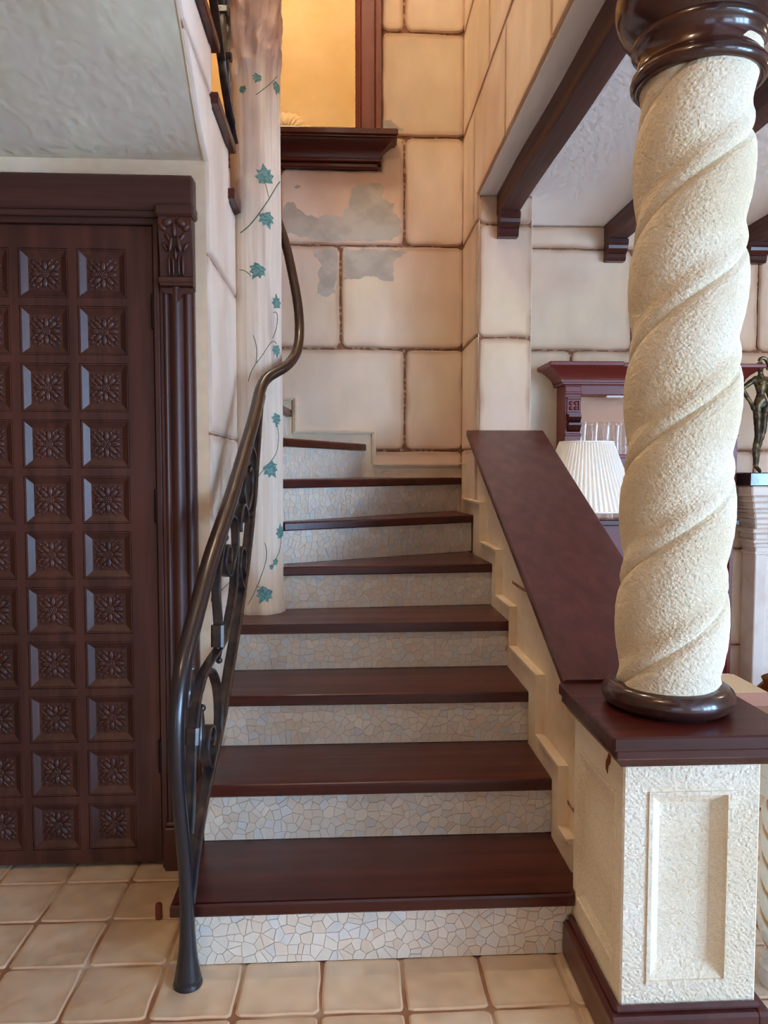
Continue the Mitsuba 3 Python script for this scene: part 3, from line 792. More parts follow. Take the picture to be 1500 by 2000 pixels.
f = np.vstack([np.stack([ii*nt+jj, ii*nt+j2, (ii+1)*nt+j2], -1).reshape(-1, 3), np.stack([ii*nt+jj, (ii+1)*nt+j2, (ii+1)*nt+jj], -1).reshape(-1, 3)])
add(pc, 'shaft', (V, f), 'm_trunk', True)
def on_trunk(a, z, off): 
    r = trunk_r(a, z)+off
    return np.stack([TR[0]+r*np.sin(a), TR[1]-r*np.cos(a), z], -1)
LEAF = np.array([(0, -.40), (.16, -.44), (.40, -.40), (.36, -.22), (.56, -.02), (.34, .06), (.40, .30), (.17, .24), (0, .62), (-.17, .24), (-.40, .30), (-.34, .06), (-.56, -.02), (-.36, -.22), (-.40, -.40), (-.16, -.44)])
leaves = [((26.7, 2.313), .07, 10), ((30.6, 2.152), .06, 200), ((7.5, 1.962), .06, 150), ((56.5, 1.859), .052, 10), ((55.2, 1.678), .045, 190), ((55.1, 1.419), .052, 170), ((37.0, 1.229), .064, 215), ((66.1, 0.993), .055, 10), ((46.4, .879), .027, 60), ((34.9, .861), .021, 60), ((17.0, .756), .064, 150), ((11.3, 2.655), .034, 160), ((-21.1, 2.615), .03, 180), ((65.2, 2.648), .045, 170)]
for (a, z), s, rot in leaves:
    c, q = math.cos(math.radians(rot)), math.sin(math.radians(rot))
    Lp = LEAF@np.array([[c, q], [-q, c]])*s
    pts = np.array(Polygon(Lp).segmentize(.006).exterior.coords)[:-1]
    Vv, Ff = tri2d(Polygon(pts))
    Vv, Ff = trimesh.remesh.subdivide_to_size(np.c_[Vv, np.zeros(len(Vv))], Ff, .012)
    t = trimesh.Trimesh(on_trunk(np.radians(a)+Vv[:, 0]/TR[2], z+Vv[:, 1], .0013), Ff, process=True)
    t = trimesh.Trimesh(np.vstack([t.vertices, t.vertices-.003*(t.vertices-[TR[0], TR[1], 0])*[1, 1, 0]/TR[2]]), np.vstack([t.faces, t.faces[:, ::-1]+len(t.vertices)]), process=False)
    add(pc, 'ivy_leaf', t, 'm_leaf')
vines = [[(-30.3, 2.104), (6.3, 2.156), (43.1, 2.249), (75.1, 2.313)], [(25.4, 2.294), (31.2, 2.259), (34.9, 2.235)], [(-34.3, 1.97), (-18.1, 1.962), (-6.3, 1.943)], [(-14.5, 1.558), (3.3, 1.624), (20.7, 1.663), (39.8, 1.707), (55.4, 1.703)], [(3.3, 1.628), (4.8, 1.681), (-1.8, 1.727)], [(42.7, 1.723), (57.8, 1.784), (56.2, 1.818), (44.8, 1.816)], [(-20.0, 0.721), (-1.4, 0.78), (12.7, 0.838), (22.5, 0.896), (19.2, 0.954)], [(2.1, 0.788), (11.3, 0.78), (15.8, 0.76)], [(55.0, 1.409), (60.1, 1.322), (37.2, 1.263), (6.7, 1.206)], [(68.5, 0.979), (63.2, 0.93), (49.7, 0.893), (32.2, 0.852)], [(8.8, 2.596), (32.1, 2.631), (65.6, 2.689)]]
for v in vines:
    q = np.array(v); q = np.c_[q, np.zeros(len(q))]; q[:, 0] = np.radians(q[:, 0])*TR[2]
    q = spline(q, 24)
    thick = .0021 if v[0] == (-30.3, 2.104) else .0013
    add(pc, 'ivy_stem', sweep(on_trunk(q[:, 0]/TR[2], q[:, 1], .0006), thick, 6), 'm_vine')

# ------------------------------------------------------------------ carved door
dr_ = thing('door_1', 'dark brown wooden door covered with square carved rosette panels', kind='structure')
DX = [-1.061, -.890, -.7195]; PW = .072
DXs = [-1.232]+DX
frame = sbox(-1.352, .015, -.571, 1.95)
cells = []
for x in DXs:
    for k in range(11):
        zc = 1.811-.168*k
        cells.append((x, zc)); frame = frame.difference(sbox(x-PW, zc-PW, x+PW, zc+PW))
add(dr_, 'leaf', prism(frame, YD-.006, YD+.034, XZ), 'm_door_z')
add(dr_, 'back_board', cbox(-1.352, -.571, YD+.026, YD+.036, .015, 1.95, .001), 'm_door_z')
# one panel: raised moulding frame, recessed field; carved rosette on it
def panel_mesh():
    parts = []
    for r0, r1, h0, h1 in ((PW, .0705, .002, .0052), (.0705, .067, .0052, .0052), (.067, .0655, .0052, .0025), (.0655, .048, .0035, -.008)):
        q0 = [(-r0, h0, -r0), (r0, h0, -r0), (r0, h0, r0), (-r0, h0, r0)]; q1 = [(-r1, h1, -r1), (r1, h1, -r1), (r1, h1, r1), (-r1, h1, r1)]
        V = np.array(q0+q1); f = []
        for i in range(4):
            j = (i+1) % 4; f += [(i, j, 4+j), (i, 4+j, 4+i)]
        parts.append((V, f))
    r = .048; parts.append((np.array([(-r, -.008, -r), (r, -.008, -r), (r, -.008, r), (-r, -.008, r)]), [(0, 1, 2), (0, 2, 3)]))
    ts = [trimesh.Trimesh(V*[1, -1, 1], np.array(f), process=False) for V, f in parts]
    return cat(ts)
def rosette_mesh():
    ms = []
    ico = trimesh.creation.icosphere(2, 1.0); ico1 = trimesh.creation.icosphere(1, 1.0)
    def ell(sx, sy, sz, pos, rot, base=ico1):
        e = base.copy(); e.apply_scale([sx, sy, sz]); e.apply_translation([0, 0, 0])
        R = trimesh.transformations.rotation_matrix(rot, [0, 1, 0]); e.apply_translation([0, 0, pos]); e.apply_transform(R); return e
    for k in range(8):
        a = k*math.pi/4
        p = ell(.0095, .008, .017, .027, a, ico)
        # a pointed lobe with a central crease
        ms.append(p); 
        q = ell(.0035, .010, .015, .027, a); ms.append(q)
    for k in range(8):
        a = k*math.pi/4+math.pi/8
        ms.append(ell(.0055, .006, .011, .038 if k % 2 else .036, a))
    for k in range(4):
        a = k*math.pi/2+math.pi/4
        for s in (-.3, 0, .3): ms.append(ell(.0045, .006, .009, .052 if s == 0 else .047, a+s))
    rim = trimesh.creation.torus(.0125, .0028, 20, 8); rim.apply_transform(trimesh.transformations.rotation_matrix(math.pi/2, [1, 0, 0])); rim.apply_translation([0, -.006, 0]); ms.append(rim)
    for k in range(7):
        c = ico1.copy(); c.apply_scale(.0042); a = k*math.pi/3
        c.apply_translation([0 if k == 6 else .0068*math.cos(a), -.007, 0 if k == 6 else .0068*math.sin(a)]); ms.append(c)
    m = cat(ms); m.apply_scale([1, .72, 1]); m.apply_scale([.93, 1, .93]); m.apply_translation([0, .0078, 0]); return m
pdict, rdict = mikit.ply(panel_mesh(), 'm_door_z'), mikit.ply(rosette_mesh(), 'm_door_z', True)
for (x, zc) in cells:
    tw = T().translate([x, YD, zc])
    pk = add(dr_, 'panel', moved(pdict, tw), None)
    add(pk, 'rosette', moved(rdict, tw), None)
for z in (1.70, 1.12, .35):
    hg = lathe([(0, z-.05), (.007, z-.05), (.007, z+.05), (0, z+.05)], 12, -.568, YD-.014)
    add(dr_, 'hinge', cat([hg, cbox(-.575, -.561, YD-.012, YD-.002, z-.05, z+.05, .001)]), 'm_dark_gap')
ts_ = thing('trim_2', 'dark brown wooden door surround with lintel, reeded pilaster and carved bracket', kind='structure')
add(ts_, 'jamb', cbox(-.566, -.548, YD-.022, YD+.05, 0, 1.975, .003), 'm_door_z')
add(ts_, 'head', cbox(XL, -.548, YD-.022, YD+.05, 1.952, 1.985, .003), 'm_door_x')
# lintel
add(ts_, 'lintel', cat([cbox(XL, -.441, YD-.05, YD+.02, 1.985, 2.086, .006), cbox(XL, -.545, YD-.04, YD+.0, 1.968, 1.988, .004)]), 'm_door_x')
add(ts_, 'lintel_block', cbox(-.549, -.436, YD-.065, YD, 1.965, 2.0, .006), 'm_door_x')
# reeded pilaster: profile in plan
px0, px1 = -.546, -.447
pp = [(px0, YD), (px0, YD-.022)]
for a, wd_, ht in ((px0+.008, .016, .006), (px0+.026, .040, .014), (px0+.068, .024, .008)):
    pp += [(a+wd_*u, YD-.022-ht*math.sin(math.pi*u)) for u in np.linspace(0, 1, 9)]
pp += [(px1, YD-.022), (px1, YD)]
add(ts_, 'pilaster', prism(Polygon(pp).buffer(0), .13, 1.77, XY), 'm_door_z', 40)
add(ts_, 'plinth', cat([cbox(-.556, -.44, YD-.042, YD, 0, .135, .004), cbox(-.552, -.444, YD-.036, YD, .135, .15, .005)]), 'm_door_z')
# scroll bracket with leaf carving
brk = []
bp = [(YD, 1.965), (YD-.055, 1.965), (YD-.058, 1.94), (YD-.050, 1.91), (YD-.042, 1.87), (YD-.036, 1.83), (YD-.034, 1.80), (YD-.044, 1.785), (YD-.044, 1.77), (YD, 1.76)]
brk.append(prism(bp, -.541, -.445, YZ))
ico = trimesh.creation.icosphere(2, 1.0)
def blob(x, y, z, sx, sy, sz, rot=0):
    e = ico.copy(); e.apply_scale([sx, sy, sz]); e.apply_transform(trimesh.transformations.rotation_matrix(rot, [0, 1, 0])); e.apply_translation([x, y, z]); return e
xc = -.493
for s in (-1, 1):
    brk += [blob(xc+s*.020, YD-.060, 1.945, .016, .010, .012, s*.6), blob(xc+s*.034, YD-.058, 1.932, .009, .009, .014, s*.8), blob(xc+s*.012, YD-.054, 1.885, .007, .010, .024, -s*.15),
            blob(xc+s*.020, YD-.050, 1.905, .007, .009, .018, s*.5), blob(xc+s*.030, YD-.046, 1.88, .006, .008, .016, s*.5)]
    for dx in (.008, .020): brk.append(blob(xc+s*dx, YD-.040, 1.83, .0052, .009, .032))
brk += [blob(xc, YD-.058, 1.925, .008, .010, .022), blob(xc, YD-.046, 1.862, .006, .009, .02)]
roll = trimesh.creation.cylinder(.011, .10, sections=20); roll.apply_transform(trimesh.transformations.rotation_matrix(math.pi/2, [0, 1, 0])); roll.apply_translation([xc, YD-.038, 1.786]); brk.append(roll)
brk.append(prism([(xc-.045, 1.765), (xc+.045, 1.765), (xc+.04, 1.75), (xc+.018, 1.748), (xc, 1.722), (xc-.018, 1.748), (xc-.04, 1.75)], YD-.034, YD-.01, XZ))
add(ts_, 'bracket', cat(brk), 'm_door_z', 35)

# ------------------------------------------------------------------ wrought iron railing
o2 = np.array([-.385, 1.70]); d2 = np.array([.085, 1.06]); d2 /= np.linalg.norm(d2); n2 = np.array([d2[1], -d2[0], 0])
def PL(L, n=None, off=0.0):
    P = np.array([(o2[0]+d2[0]*s+n2[0]*off, o2[1]+d2[1]*s+n2[1]*off, z) for s, z in L])
    return spline(P, n) if n else P
hr = thing('stair_railing', 'wrought iron stair railing with round handrail and scrolled flat bars', 'railing')
hand = [(.071, 0.0), (.073, .08), (.073, .152), (.064, .284), (.034, .424), (.012, .553), (.016, .669), (.068, .773), (.195, .882), (.335, .994), (.547, 1.128), (.775, 1.291), (.966, 1.438), (1.075, 1.530)]
Ph = [tuple(p) for p in PL(hand)]
Ph += [(-.275, 2.812, 1.572), (-.225, 2.862, 1.610), (-.185, 2.95, 1.68), (-.178, 3.04, 1.79), (-.188, 3.08, 1.90), (-.208, 3.10, 2.01), (-.232, 3.11, 2.12), (-.275, 3.125, 2.25), (-.36, 3.13, 2.45), (-.43, 3.08, 2.62), (-.46, 2.95, 2.80), (-.44, 2.75, 2.98), (-.42, 2.55, 3.12), (-.40, 2.2, 3.33), (-.40, 1.5, 3.74)]
H = spline(Ph, 260)
s = np.linspace(0, 1, 260)
zz = H[:, 2]
rad = np.interp(s, [0, .005, .012, .022, .04, .09, .15, .20, .3, .42, .55, 1], [.034, .030, .0235, .0190, .0165, .0165, .0200, .0225, .0215, .0195, .0178, .017])
add(hr, 'handrail', sweep(H, rad, 22), 'm_rail', True)
add(hr, 'foot', lathe([(.0, .0), (.0345, .0), (.035, .003), (.033, .008), (.027, .03), (.0, .03)], 24, *PL([(.071, 0)])[0][:2]), 'm_rail', 40)
ub = [(.020, .60), (.062, .735), (.19, .852), (.335, .966), (.547, 1.10), (.775, 1.262), (.966, 1.408), (1.07, 1.495)]
add(hr, 'under_bar', flatbar(PL(ub, 80), n2, .030, .012), 'm_iron', 40)
lowb = [(.085, .19), (.123, .252), (.192, .347), (.297, .437), (.425, .534), (.523, .639), (.63, .754), (.732, .882), (.826, 1.022), (.901, 1.173), (.97, 1.332), (1.033, 1.479), (1.073, 1.515)]
add(hr, 'lower_bar', flatbar(PL(lowb, 90), n2, .032, .012), 'm_iron', 40)
S1 = [(.09, .36), (.114, .435), (.128, .531), (.15, .612), (.199, .68), (.285, .717), (.435, .739), (.491, .762), (.538, .805), (.587, .864), (.615, .944), (.629, 1.023), (.605, 1.078), (.55, 1.09), (.478, 1.05), (.413, .975), (.388, .915), (.392, .858), (.405, .80), (.40, .755)]
add(hr, 'scroll_bar', flatbar(PL(S1, 140), n2, .026, .010), 'm_iron', 40)
L2b = [(.835, 1.08), (.90, 1.12), (.925, 1.19), (.906, 1.27), (.85, 1.305), (.79, 1.28), (.745, 1.22), (.728, 1.16), (.76, 1.105), (.81, 1.12), (.845, 1.165), (.85, 1.21), (.83, 1.235), (.805, 1.22)]
add(hr, 'scroll_bar', flatbar(PL(L2b, 110), n2, .026, .010), 'm_iron', 40)
L0 = [(.20, .675), (.25, .705), (.30, .702), (.352, .668), (.392, .60), (.39, .517), (.345, .455), (.29, .442), (.255, .475), (.252, .52), (.277, .552), (.31, .543), (.318, .515), (.30, .495)]
add(hr, 'scroll_bar', flatbar(PL(L0, 120), n2, .026, .010), 'm_iron', 40)
C1 = [(.62, 1.0), (.585, .965), (.545, .93), (.50, .925), (.468, .955), (.475, .995), (.51, 1.01), (.535, .985), (.52, .96)]
add(hr, 'scroll_bar', flatbar(PL(C1, 80), n2, .026, .009), 'm_iron', 40)
C2 = [(.70, .86), (.66, .90), (.655, .95), (.69, .985), (.73, .965), (.735, .925), (.71, .905)]
add(hr, 'scroll_bar', flatbar(PL(C2, 70), n2, .026, .009), 'm_iron', 40)
C3 = [(.76, 1.06), (.74, 1.10), (.70, 1.12), (.66, 1.08), (.655, 1.04)]
add(hr, 'scroll_bar', flatbar(PL(C3, 40), n2, .034, .012), 'm_iron', 40)
for (s_, z_, r_) in ((.478, 1.075, .014), (.49, 1.035, .012), (.815, 1.25, .013), (.285, .52, .011)):
    b = ico.copy(); b.apply_scale(r_); b.apply_translation(PL([(s_, z_)])[0]); add(hr, 'knob', b, 'm_iron', True)
for (sa, za, sb, zb_, w) in ((.402, .80, .398, .74, .036), (.135, .56, .142, .60, .034)):
    add(hr, 'collar', flatbar(PL([(sa, za), ((sa+sb)/2, (za+zb_)/2), (sb, zb_)]), n2, w, .022), 'm_iron')
def leaf3(cx_, cz_, ang, ln, wd):
    """a small forged acanthus leaf: a fluted tapering body with curled lobes"""
    out = []
    q = lambda u, off=0.0: PL([(cx_+math.cos(ang)*ln*u-math.sin(ang)*off, cz_+math.sin(ang)*ln*u+math.cos(ang)*off)])[0]
    prof_ = [(0, .35), (.2, .8), (.45, 1.0), (.7, .8), (1.0, .25)]
    for k in (-1, 0, 1):
        path = spline(np.array([q(u, k*wd*.55*r) for u, r in prof_]), 18)
        out.append(sweep(path, np.interp(np.linspace(0, 1, 18), [0, .4, 1], [.4, 1, .35])*wd*.55, 8))
    e = ico.copy(); e.apply_scale(wd*.5); e.apply_translation(q(1.04)); out.append(e)
    return cat(out)
add(hr, 'leaf_ornament', leaf3(.20, .50, 1.35, .12, .020), 'm_iron', True)
add(hr, 'leaf_ornament', leaf3(.40, .75, -1.4, .05, .018), 'm_iron', True)
add(hr, 'leaf_ornament', leaf3(.105, .66, 1.2, .09, .020), 'm_iron', True)
# flat bars of the upper flight's balustrade
ur = thing('upper_railing', 'black scrolled iron balustrade of the upper flight beside the trunk column', 'railing')
for L, w in (([(2.40, 3.10), (2.47, 2.92), (2.53, 2.80), (2.565, 2.70), (2.555, 2.62), (2.565, 2.54), (2.62, 2.485), (2.69, 2.452), (2.735, 2.435)], .024), ([(2.52, 3.1), (2.60, 2.90), (2.66, 2.78), (2.67, 2.69), (2.64, 2.61), (2.65, 2.54), (2.69, 2.48), (2.74, 2.43)], .020), ([(2.42, 2.93), (2.50, 2.86), (2.57, 2.79), (2.63, 2.77), (2.67, 2.80), (2.66, 2.86), (2.61, 2.88)], .018)):
    P = spline(np.array([(-.400+.03*(y-2.4), y, z) for y, z in L]), 60)
    add(ur, 'flat_bar', flatbar(P, [1, -.05, 0], w, .013), 'm_iron', 40)
P = spline(np.array([(-.390, 2.80, 2.395), (-.394, 2.70, 2.455), (-.397, 2.36, 2.70), (-.395, 1.9, 3.03), (-.395, 1.4, 3.33)]), 50)
add(ur, 'lower_rail', flatbar(P, [1, -.05, 0], .026, .012), 'm_iron', 40)
for y, z in ((2.565, 2.715), (2.645, 2.61)):
    add(ur, 'collar', cbox(-.412, -.374, y-.014, y+.014, z-.012, z+.012, .003), 'm_iron')

# ------------------------------------------------------------------ ceiling beams and corbels
def beam(x0, x1, y0, y1, z0, z1, seed):
    n = 60; ys = np.linspace(y0, y1, n); r = np.random.default_rng(seed)
    w = [np.convolve(r.normal(0, 1, n+8), np.hanning(9)/4.5, 'valid')[:n]*.005 for _ in range(6)]
    sec = lambda i: [(x0+w[0][i], z1), (x0+w[0][i], z0+.008), (x0+.008+w[0][i], z0+w[1][i]), (x1-.008+w[2][i], z0+w[3][i]), (x1+w[2][i], z0+.008), (x1+w[2][i], z1)]
    V = np.array([(x, ys[i], z) for i in range(n) for x, z in sec(i)]); f = []
    for i in range(n-1):
        for a in range(6):
            b = (a+1) % 6; f += [(i*6+a, i*6+b, i*6+6+b), (i*6+a, i*6+6+b, i*6+6+a)]
    for s_, fl2 in ((0, 1), ((n-1)*6, 0)):
        for a in range(1, 5): f.append((s_, s_+a, s_+a+1))
    t = trimesh.Trimesh(V, np.array(f), process=False); 
    if t.volume < 0: t.invert()
    return t
def corbel(x0, x1, yw, zt):
    h = .098; p = [(yw, zt), (yw-.085, zt), (yw-.085, zt-.022), (yw-.078, zt-.03), (yw-.075, zt-.045), (yw-.062, zt-.06), (yw-.05, zt-.066), (yw-.05, zt-.085), (yw-.04, zt-h), (yw, zt-h)]
    return prism(p, x0, x1, YZ)
spec = [(.686, .774, YP-.014, 'dark wooden ceiling beam along the header, nearest the stairs', 'small dark red moulded corbel on the pier'),
        (1.316, 1.414, YB-.014, 'dark wooden ceiling beam passing just behind the twisted column', 'small dark red moulded corbel on the living room wall left of the column'),
        (2.044, 2.142, YB-.014, 'dark wooden ceiling beam right of the twisted column, above the statue', 'small dark red moulded corbel behind the right side of the twisted column')]
for k, (x0, x1, ye, lb, lc) in enumerate(spec):
    zb0 = 2.364 if k == 0 else 2.378
    bk = thing('ceiling_beam', lb or 'dark wooden ceiling beam in the right part of the living room', 'beam', None if lb else 'beams out of view')
    add(bk, 'timber', beam(x0, x1, -3.9, ye+.004, zb0, HC+.002, 30+k), 'm_beam', 40)
    ck = thing('corbel', lc or 'small dark red moulded corbel under a beam of the far living room wall', 'corbel', None if lc else 'corbels out of view')
    add(ck, 'block', corbel(x0, x1, ye+.004, zb0), 'm_wood_x')

# ------------------------------------------------------------------ hutch with glassware
hu = thing('glass_hutch', 'dark red wooden wall hutch with moulded cornice and shelves of glasses', 'cabinet')
hx0, hx1, hy = 1.083, 1.955, 3.712
add(hu, 'carcase', cat([cbox(hx0, hx0+.02, hy, YB-.014, 0, 1.66, .002), cbox(hx1-.02, hx1, hy, YB-.014, 0, 1.66, .002), cbox(hx0, hx1, hy+.01, YB-.014, 0, .952, .002), cbox(hx0, hx1, hy, YB-.014, 1.60, 1.66, .002)]), 'm_hutch')
add(hu, 'back_panel', cbox(hx0+.02, hx1-.02, YB-.03, YB-.015, .975, 1.61, .001), 'm_backpanel')
add(hu, 'counter', cbox(hx0-.01, hx1+.01, hy-.04, YB-.014, .952, .982, .005), 'm_wood_x')
add(hu, 'shelf', cbox(hx0+.02, hx1-.02, hy+.01, YB-.03, 1.285, 1.305, .003), 'm_hutch')
add(hu, 'shelf_rail', cbox(hx0+.02, hx1-.02, hy+.005, hy+.02, 1.24, 1.29, .003), 'm_hutch')
cor = [cbox(hx0-.098, hx1+.098, hy-.09, YB-.014, 1.724, 1.745, .004), cbox(hx0-.02, hx1+.02, hy-.02, YB-.014, 1.645, 1.662, .004), cbox(hx0-.104, hx0+.26, hy-.105, YB-.014, 1.727, 1.749, .004)]
for a in range(10):
    ov = lambda u: .024+.064*(1-math.cos(u*math.pi/2))
    P = [(x, y, 1.66+.066*u) for u in (a/10, (a+1)/10) for x in (hx0-ov(u), hx1+ov(u)) for y in (hy-ov(u)*.9, YB-.014)]
    cor.append(trimesh.convex.convex_hull(np.array(P)))
add(hu, 'cornice', cat(cor), 'm_hutch')
for xa in (hx0-.002, hx1-.078):
    st_ = add(hu, 'stile', cat([cbox(xa, xa+.08, hy-.012, hy+.03, .982, 1.64, .003), cbox(xa-.004, xa+.084, hy-.024, hy, 1.60, 1.612, .003), cbox(xa+.008, xa+.078, hy-.022, hy, 1.50, 1.512, .002), cbox(xa+.008, xa+.078, hy-.022, hy, 1.575, 1.587, .002), cbox(xa+.008, xa+.078, hy-.020, hy, 1.46, 1.47, .002), cbox(xa, xa+.082, hy-.022, hy, 1.395, 1.407, .003)]), 'm_hutch')
    q = []
    for a in range(2):
        for b in range(2): q.append(blob(xa+.030+a*.024, hy-.014, 1.532+b*.024, .010, .006, .010))
    q.append(prism(sbox(xa+.010, 1.514, xa+.074, 1.573).difference(sbox(xa+.016, 1.52, xa+.068, 1.567)), hy-.020, hy-.008, XZ))
    add(st_, 'carved_square', cat(q), 'm_hutch', 30)
    for zt in (1.50, 1.46):
        add(st_, 'scroll', prism([(hy, zt), (hy-.045, zt), (hy-.045, zt-.012), (hy-.028, zt-.035), (hy, zt-.05)], xa+.012, xa+.074, YZ), 'm_wood_x')
add(hu, 'light_strip', cbox(1.30, 1.46, hy+.02, hy+.05, 1.588, 1.60, .003), 'm_cream')
def tumbler(h, r):
    return lathe([(0, 0), (r*.8, 0), (r*.86, .004), (r*.80, h*.12), (r*.86, h*.2), (r*.80, h*.28), (r*.88, h*.36), (r*.84, h*.44), (r*.92, h*.7), (r, h), (r*.96, h+.0015), (r*.93, h-.003)], 14)
gl = [mikit.ply(tumbler(.165, .026), 'm_glass', 40), mikit.ply(tumbler(.145, .028), 'm_glass', 40), mikit.ply(tumbler(.13, .030), 'm_glass', 40)]
def glasses(x0, x1, n, y, z, which, label, grp):
    for i in range(n):
        x = x0+(x1-x0)*(i+.5)/n+random.uniform(-.004, .004)
        k = thing('drinking_glass', label, 'glass', grp)
        add(None, k, moved(gl[which], T().translate([x, y, z])), None)
glasses(1.165, 1.56, 7, hy+.045, 1.3052, 1, 'clear drinking glass in the front row on the upper hutch shelf', 'front row glasses on the upper hutch shelf')
glasses(1.175, 1.56, 6, hy+.100, 1.3052, 0, 'clear tall drinking glass in the back row on the upper hutch shelf', 'back row glasses on the upper hutch shelf')
glasses(1.175, 1.56, 6, hy+.04, .9822, 2, 'clear drinking glass on the lower hutch counter behind the lampshade', 'glasses on the lower hutch counter')

# ------------------------------------------------------------------ lamp with pleated shade
lp = thing('standing_lamp', 'standing lamp with pale pleated cone shade in front of the glass hutch', 'lamp')
nn = 264; th = np.linspace(0, 2*np.pi, nn, endpoint=False); lx, ly = 1.10, 3.42
V, f = [], []
lev = [(1.355, .118), (1.35, .1195), (1.20, .176), (1.053, .233), (1.045, .236)]
for z, r in lev:
    pl_ = .0042*np.where(np.arange(nn) % 4 < 2, 1, -1)*(0 if z in (1.355, 1.045) else 1)
    V.append(np.stack([lx+(r+pl_)*np.cos(th), ly+(r+pl_)*np.sin(th), np.full(nn, z)], -1))
V = np.vstack(V)
for a in range(len(lev)-1):
    for i in range(nn):
        j = (i+1) % nn; f += [(a*nn+i, a*nn+j, (a+1)*nn+j), (a*nn+i, (a+1)*nn+j, (a+1)*nn+i)]
sh = add(lp, 'shade', (V, np.array(f)), 'm_shade')
for z, r in ((1.355, .119), (1.046, .236)):
    tr = trimesh.creation.torus(r, .0035, 72, 8); tr.apply_translation([lx, ly, z]); add(sh, 'rim_band', tr, 'm_shade', True)
add(lp, 'pole', lathe([(0, .03), (.011, .03), (.011, .5), (.018, .52), (.011, .54), (.011, 1.30), (0, 1.30)], 20, lx, ly), 'm_brass', 40)
add(lp, 'base', lathe([(0, 0), (.13, 0), (.13, .012), (.10, .022), (.03, .03), (.018, .05), (0, .05)], 40, lx, ly), 'm_brass', 40)

# ------------------------------------------------------------------ fireplace
fp = thing('fireplace', 'cream fireplace with stepped mantel and panelled jamb at the right edge', 'fireplace')
fx0, fx1, fyf = 2.077, 3.60, 3.722
def jambm(x0, x1):
    m = tri2man(cbox(x0, x1, fyf, YB-.014, .0, .93, .004))
    m -= frustum_cut('y', fyf, x0+.055, x1-.055, .16, .80, .018, .014)
    return man2tri(m)
add(fp, 'jamb', jambm(fx0, fx0+.30), 'm_cream'); add(fp, 'jamb', jambm(fx1-.30, fx1), 'm_cream')
for a, b in ((fx0, fx0+.30), (fx1-.30, fx1)):
    add(fp, 'plinth', cbox(a-.02, b+.02, fyf-.02, YB-.014, 0, .12, .005), 'm_cream')
    add(fp, 'capital', cat([cbox(a-.008, b+.008, fyf-.008, YB-.014, .80, .815, .003), cbox(a-.012, b+.012, fyf-.012, YB-.014, .835, .86, .006), cbox(a-.028, b+.028, fyf-.03, YB-.014, .86, .875, .004), cbox(a-.018, b+.018, fyf-.018, YB-.014, .875, .91, .008), cbox(a-.035, b+.035, fyf-.04, YB-.014, .91, .932, .006)]), 'm_cream')
add(fp, 'frieze', cbox(fx0, fx1, fyf-.0, YB-.014, .93, 1.03, .004), 'm_cream')
mt = []
for z0_, z1_, e in ((.932, .955, .012), (.955, .985, .022), (.985, 1.015, .035), (1.015, 1.035, .048), (1.035, 1.07, .062), (1.07, 1.10, .080), (1.10, 1.149, .103)):
    mt.append(cbox(fx0-e, fx1+e, fyf-e*1.35, YB-.014, z0_, z1_, .007))
add(fp, 'mantel', cat(mt), 'm_cream')
add(fp, 'firebox', cat([cbox(fx0+.3, fx1-.3, YB-.04, YB-.013, 0, .93, .002), cbox(fx0+.3, fx1-.3, fyf+.03, YB-.014, .75, .93, .002)]), 'm_dark_gap')

# ------------------------------------------------------------------ statuette
sb_ = thing('statuette', 'bronze statuette of a plumed figure with hand on hip on the mantel', 'statue')
K = .00249; sx0, sy0, sz0 = 2.030, 3.655, 1.2165
def sp_(px, py, dy=0.0): return np.array([sx0+(px-1472)*K, sy0+dy, sz0+(922-py)*K])
joints = {'plume0': ((1478, 708), 3, 0), 'head': ((1474, 711), 7.2, 0), 'chin': ((1472.5, 719), 5, -.008), 'neck': ((1476, 727), 4, 0), 'chest': ((1478, 744), 11, 0), 'rib': ((1478, 757), 9.5, 0), 'waist': ((1477, 769), 7, 0), 'belly': ((1478, 779), 9, -.004), 'hipl': ((1471, 791), 8.5, 0), 'hipr': ((1486, 791), 8.5, 0),
          'kneel': ((1472, 852), 6, -.01), 'anl': ((1472, 912), 3.8, 0), 'toel': ((1475, 919), 3.6, -.022), 'kneer': ((1482, 838), 6.2, -.012), 'calfr': ((1476, 872), 5.6, .006), 'anr': ((1475, 912), 3.6, .012), 'calfl': ((1470, 876), 6, .002),
          'shl': ((1466, 738), 6, 0), 'ell': ((1441, 757), 4.6, .01), 'wrl': ((1458, 786), 3.6, -.004), 'hal': ((1461, 797), 4.2, -.012), 'shr': ((1490, 739), 6, 0), 'elr': ((1489, 762), 4.6, -.012), 'wrr': ((1495, 786), 3.6, -.02), 'har': ((1497, 800), 4.6, -.012),
          'brl': ((1473, 747), 5, -.018), 'brr': ((1485, 747), 5, -.018)}
def ball(n):
    (px, py), r, dy = joints[n]; s_ = m3.Manifold.sphere(r*K, 20); return s_.translate(sp_(px, py, dy).tolist())
def bone(*ns): return m3.Manifold.batch_hull([ball(n) for n in ns])
fig = m3.Manifold()
for b in (('head', 'chin'), ('head', 'neck'), ('neck', 'chest'), ('chest', 'rib', 'shl', 'shr'), ('rib', 'waist'), ('waist', 'belly', 'hipl', 'hipr'), ('hipl', 'kneel'), ('kneel', 'calfl'), ('calfl', 'anl'), ('anl', 'toel'), ('hipr', 'kneer'), ('kneer', 'calfr'), ('calfr', 'anr'), ('shl', 'ell'), ('ell', 'wrl'), ('wrl', 'hal'), ('shr', 'elr'), ('elr', 'wrr'), ('wrr', 'har')):
    fig += bone(*b)
fig += ball('brl'); fig += ball('brr')
ft = man2tri(fig.refine_to_length(.006)); trimesh.smoothing.filter_taubin(ft, iterations=8)
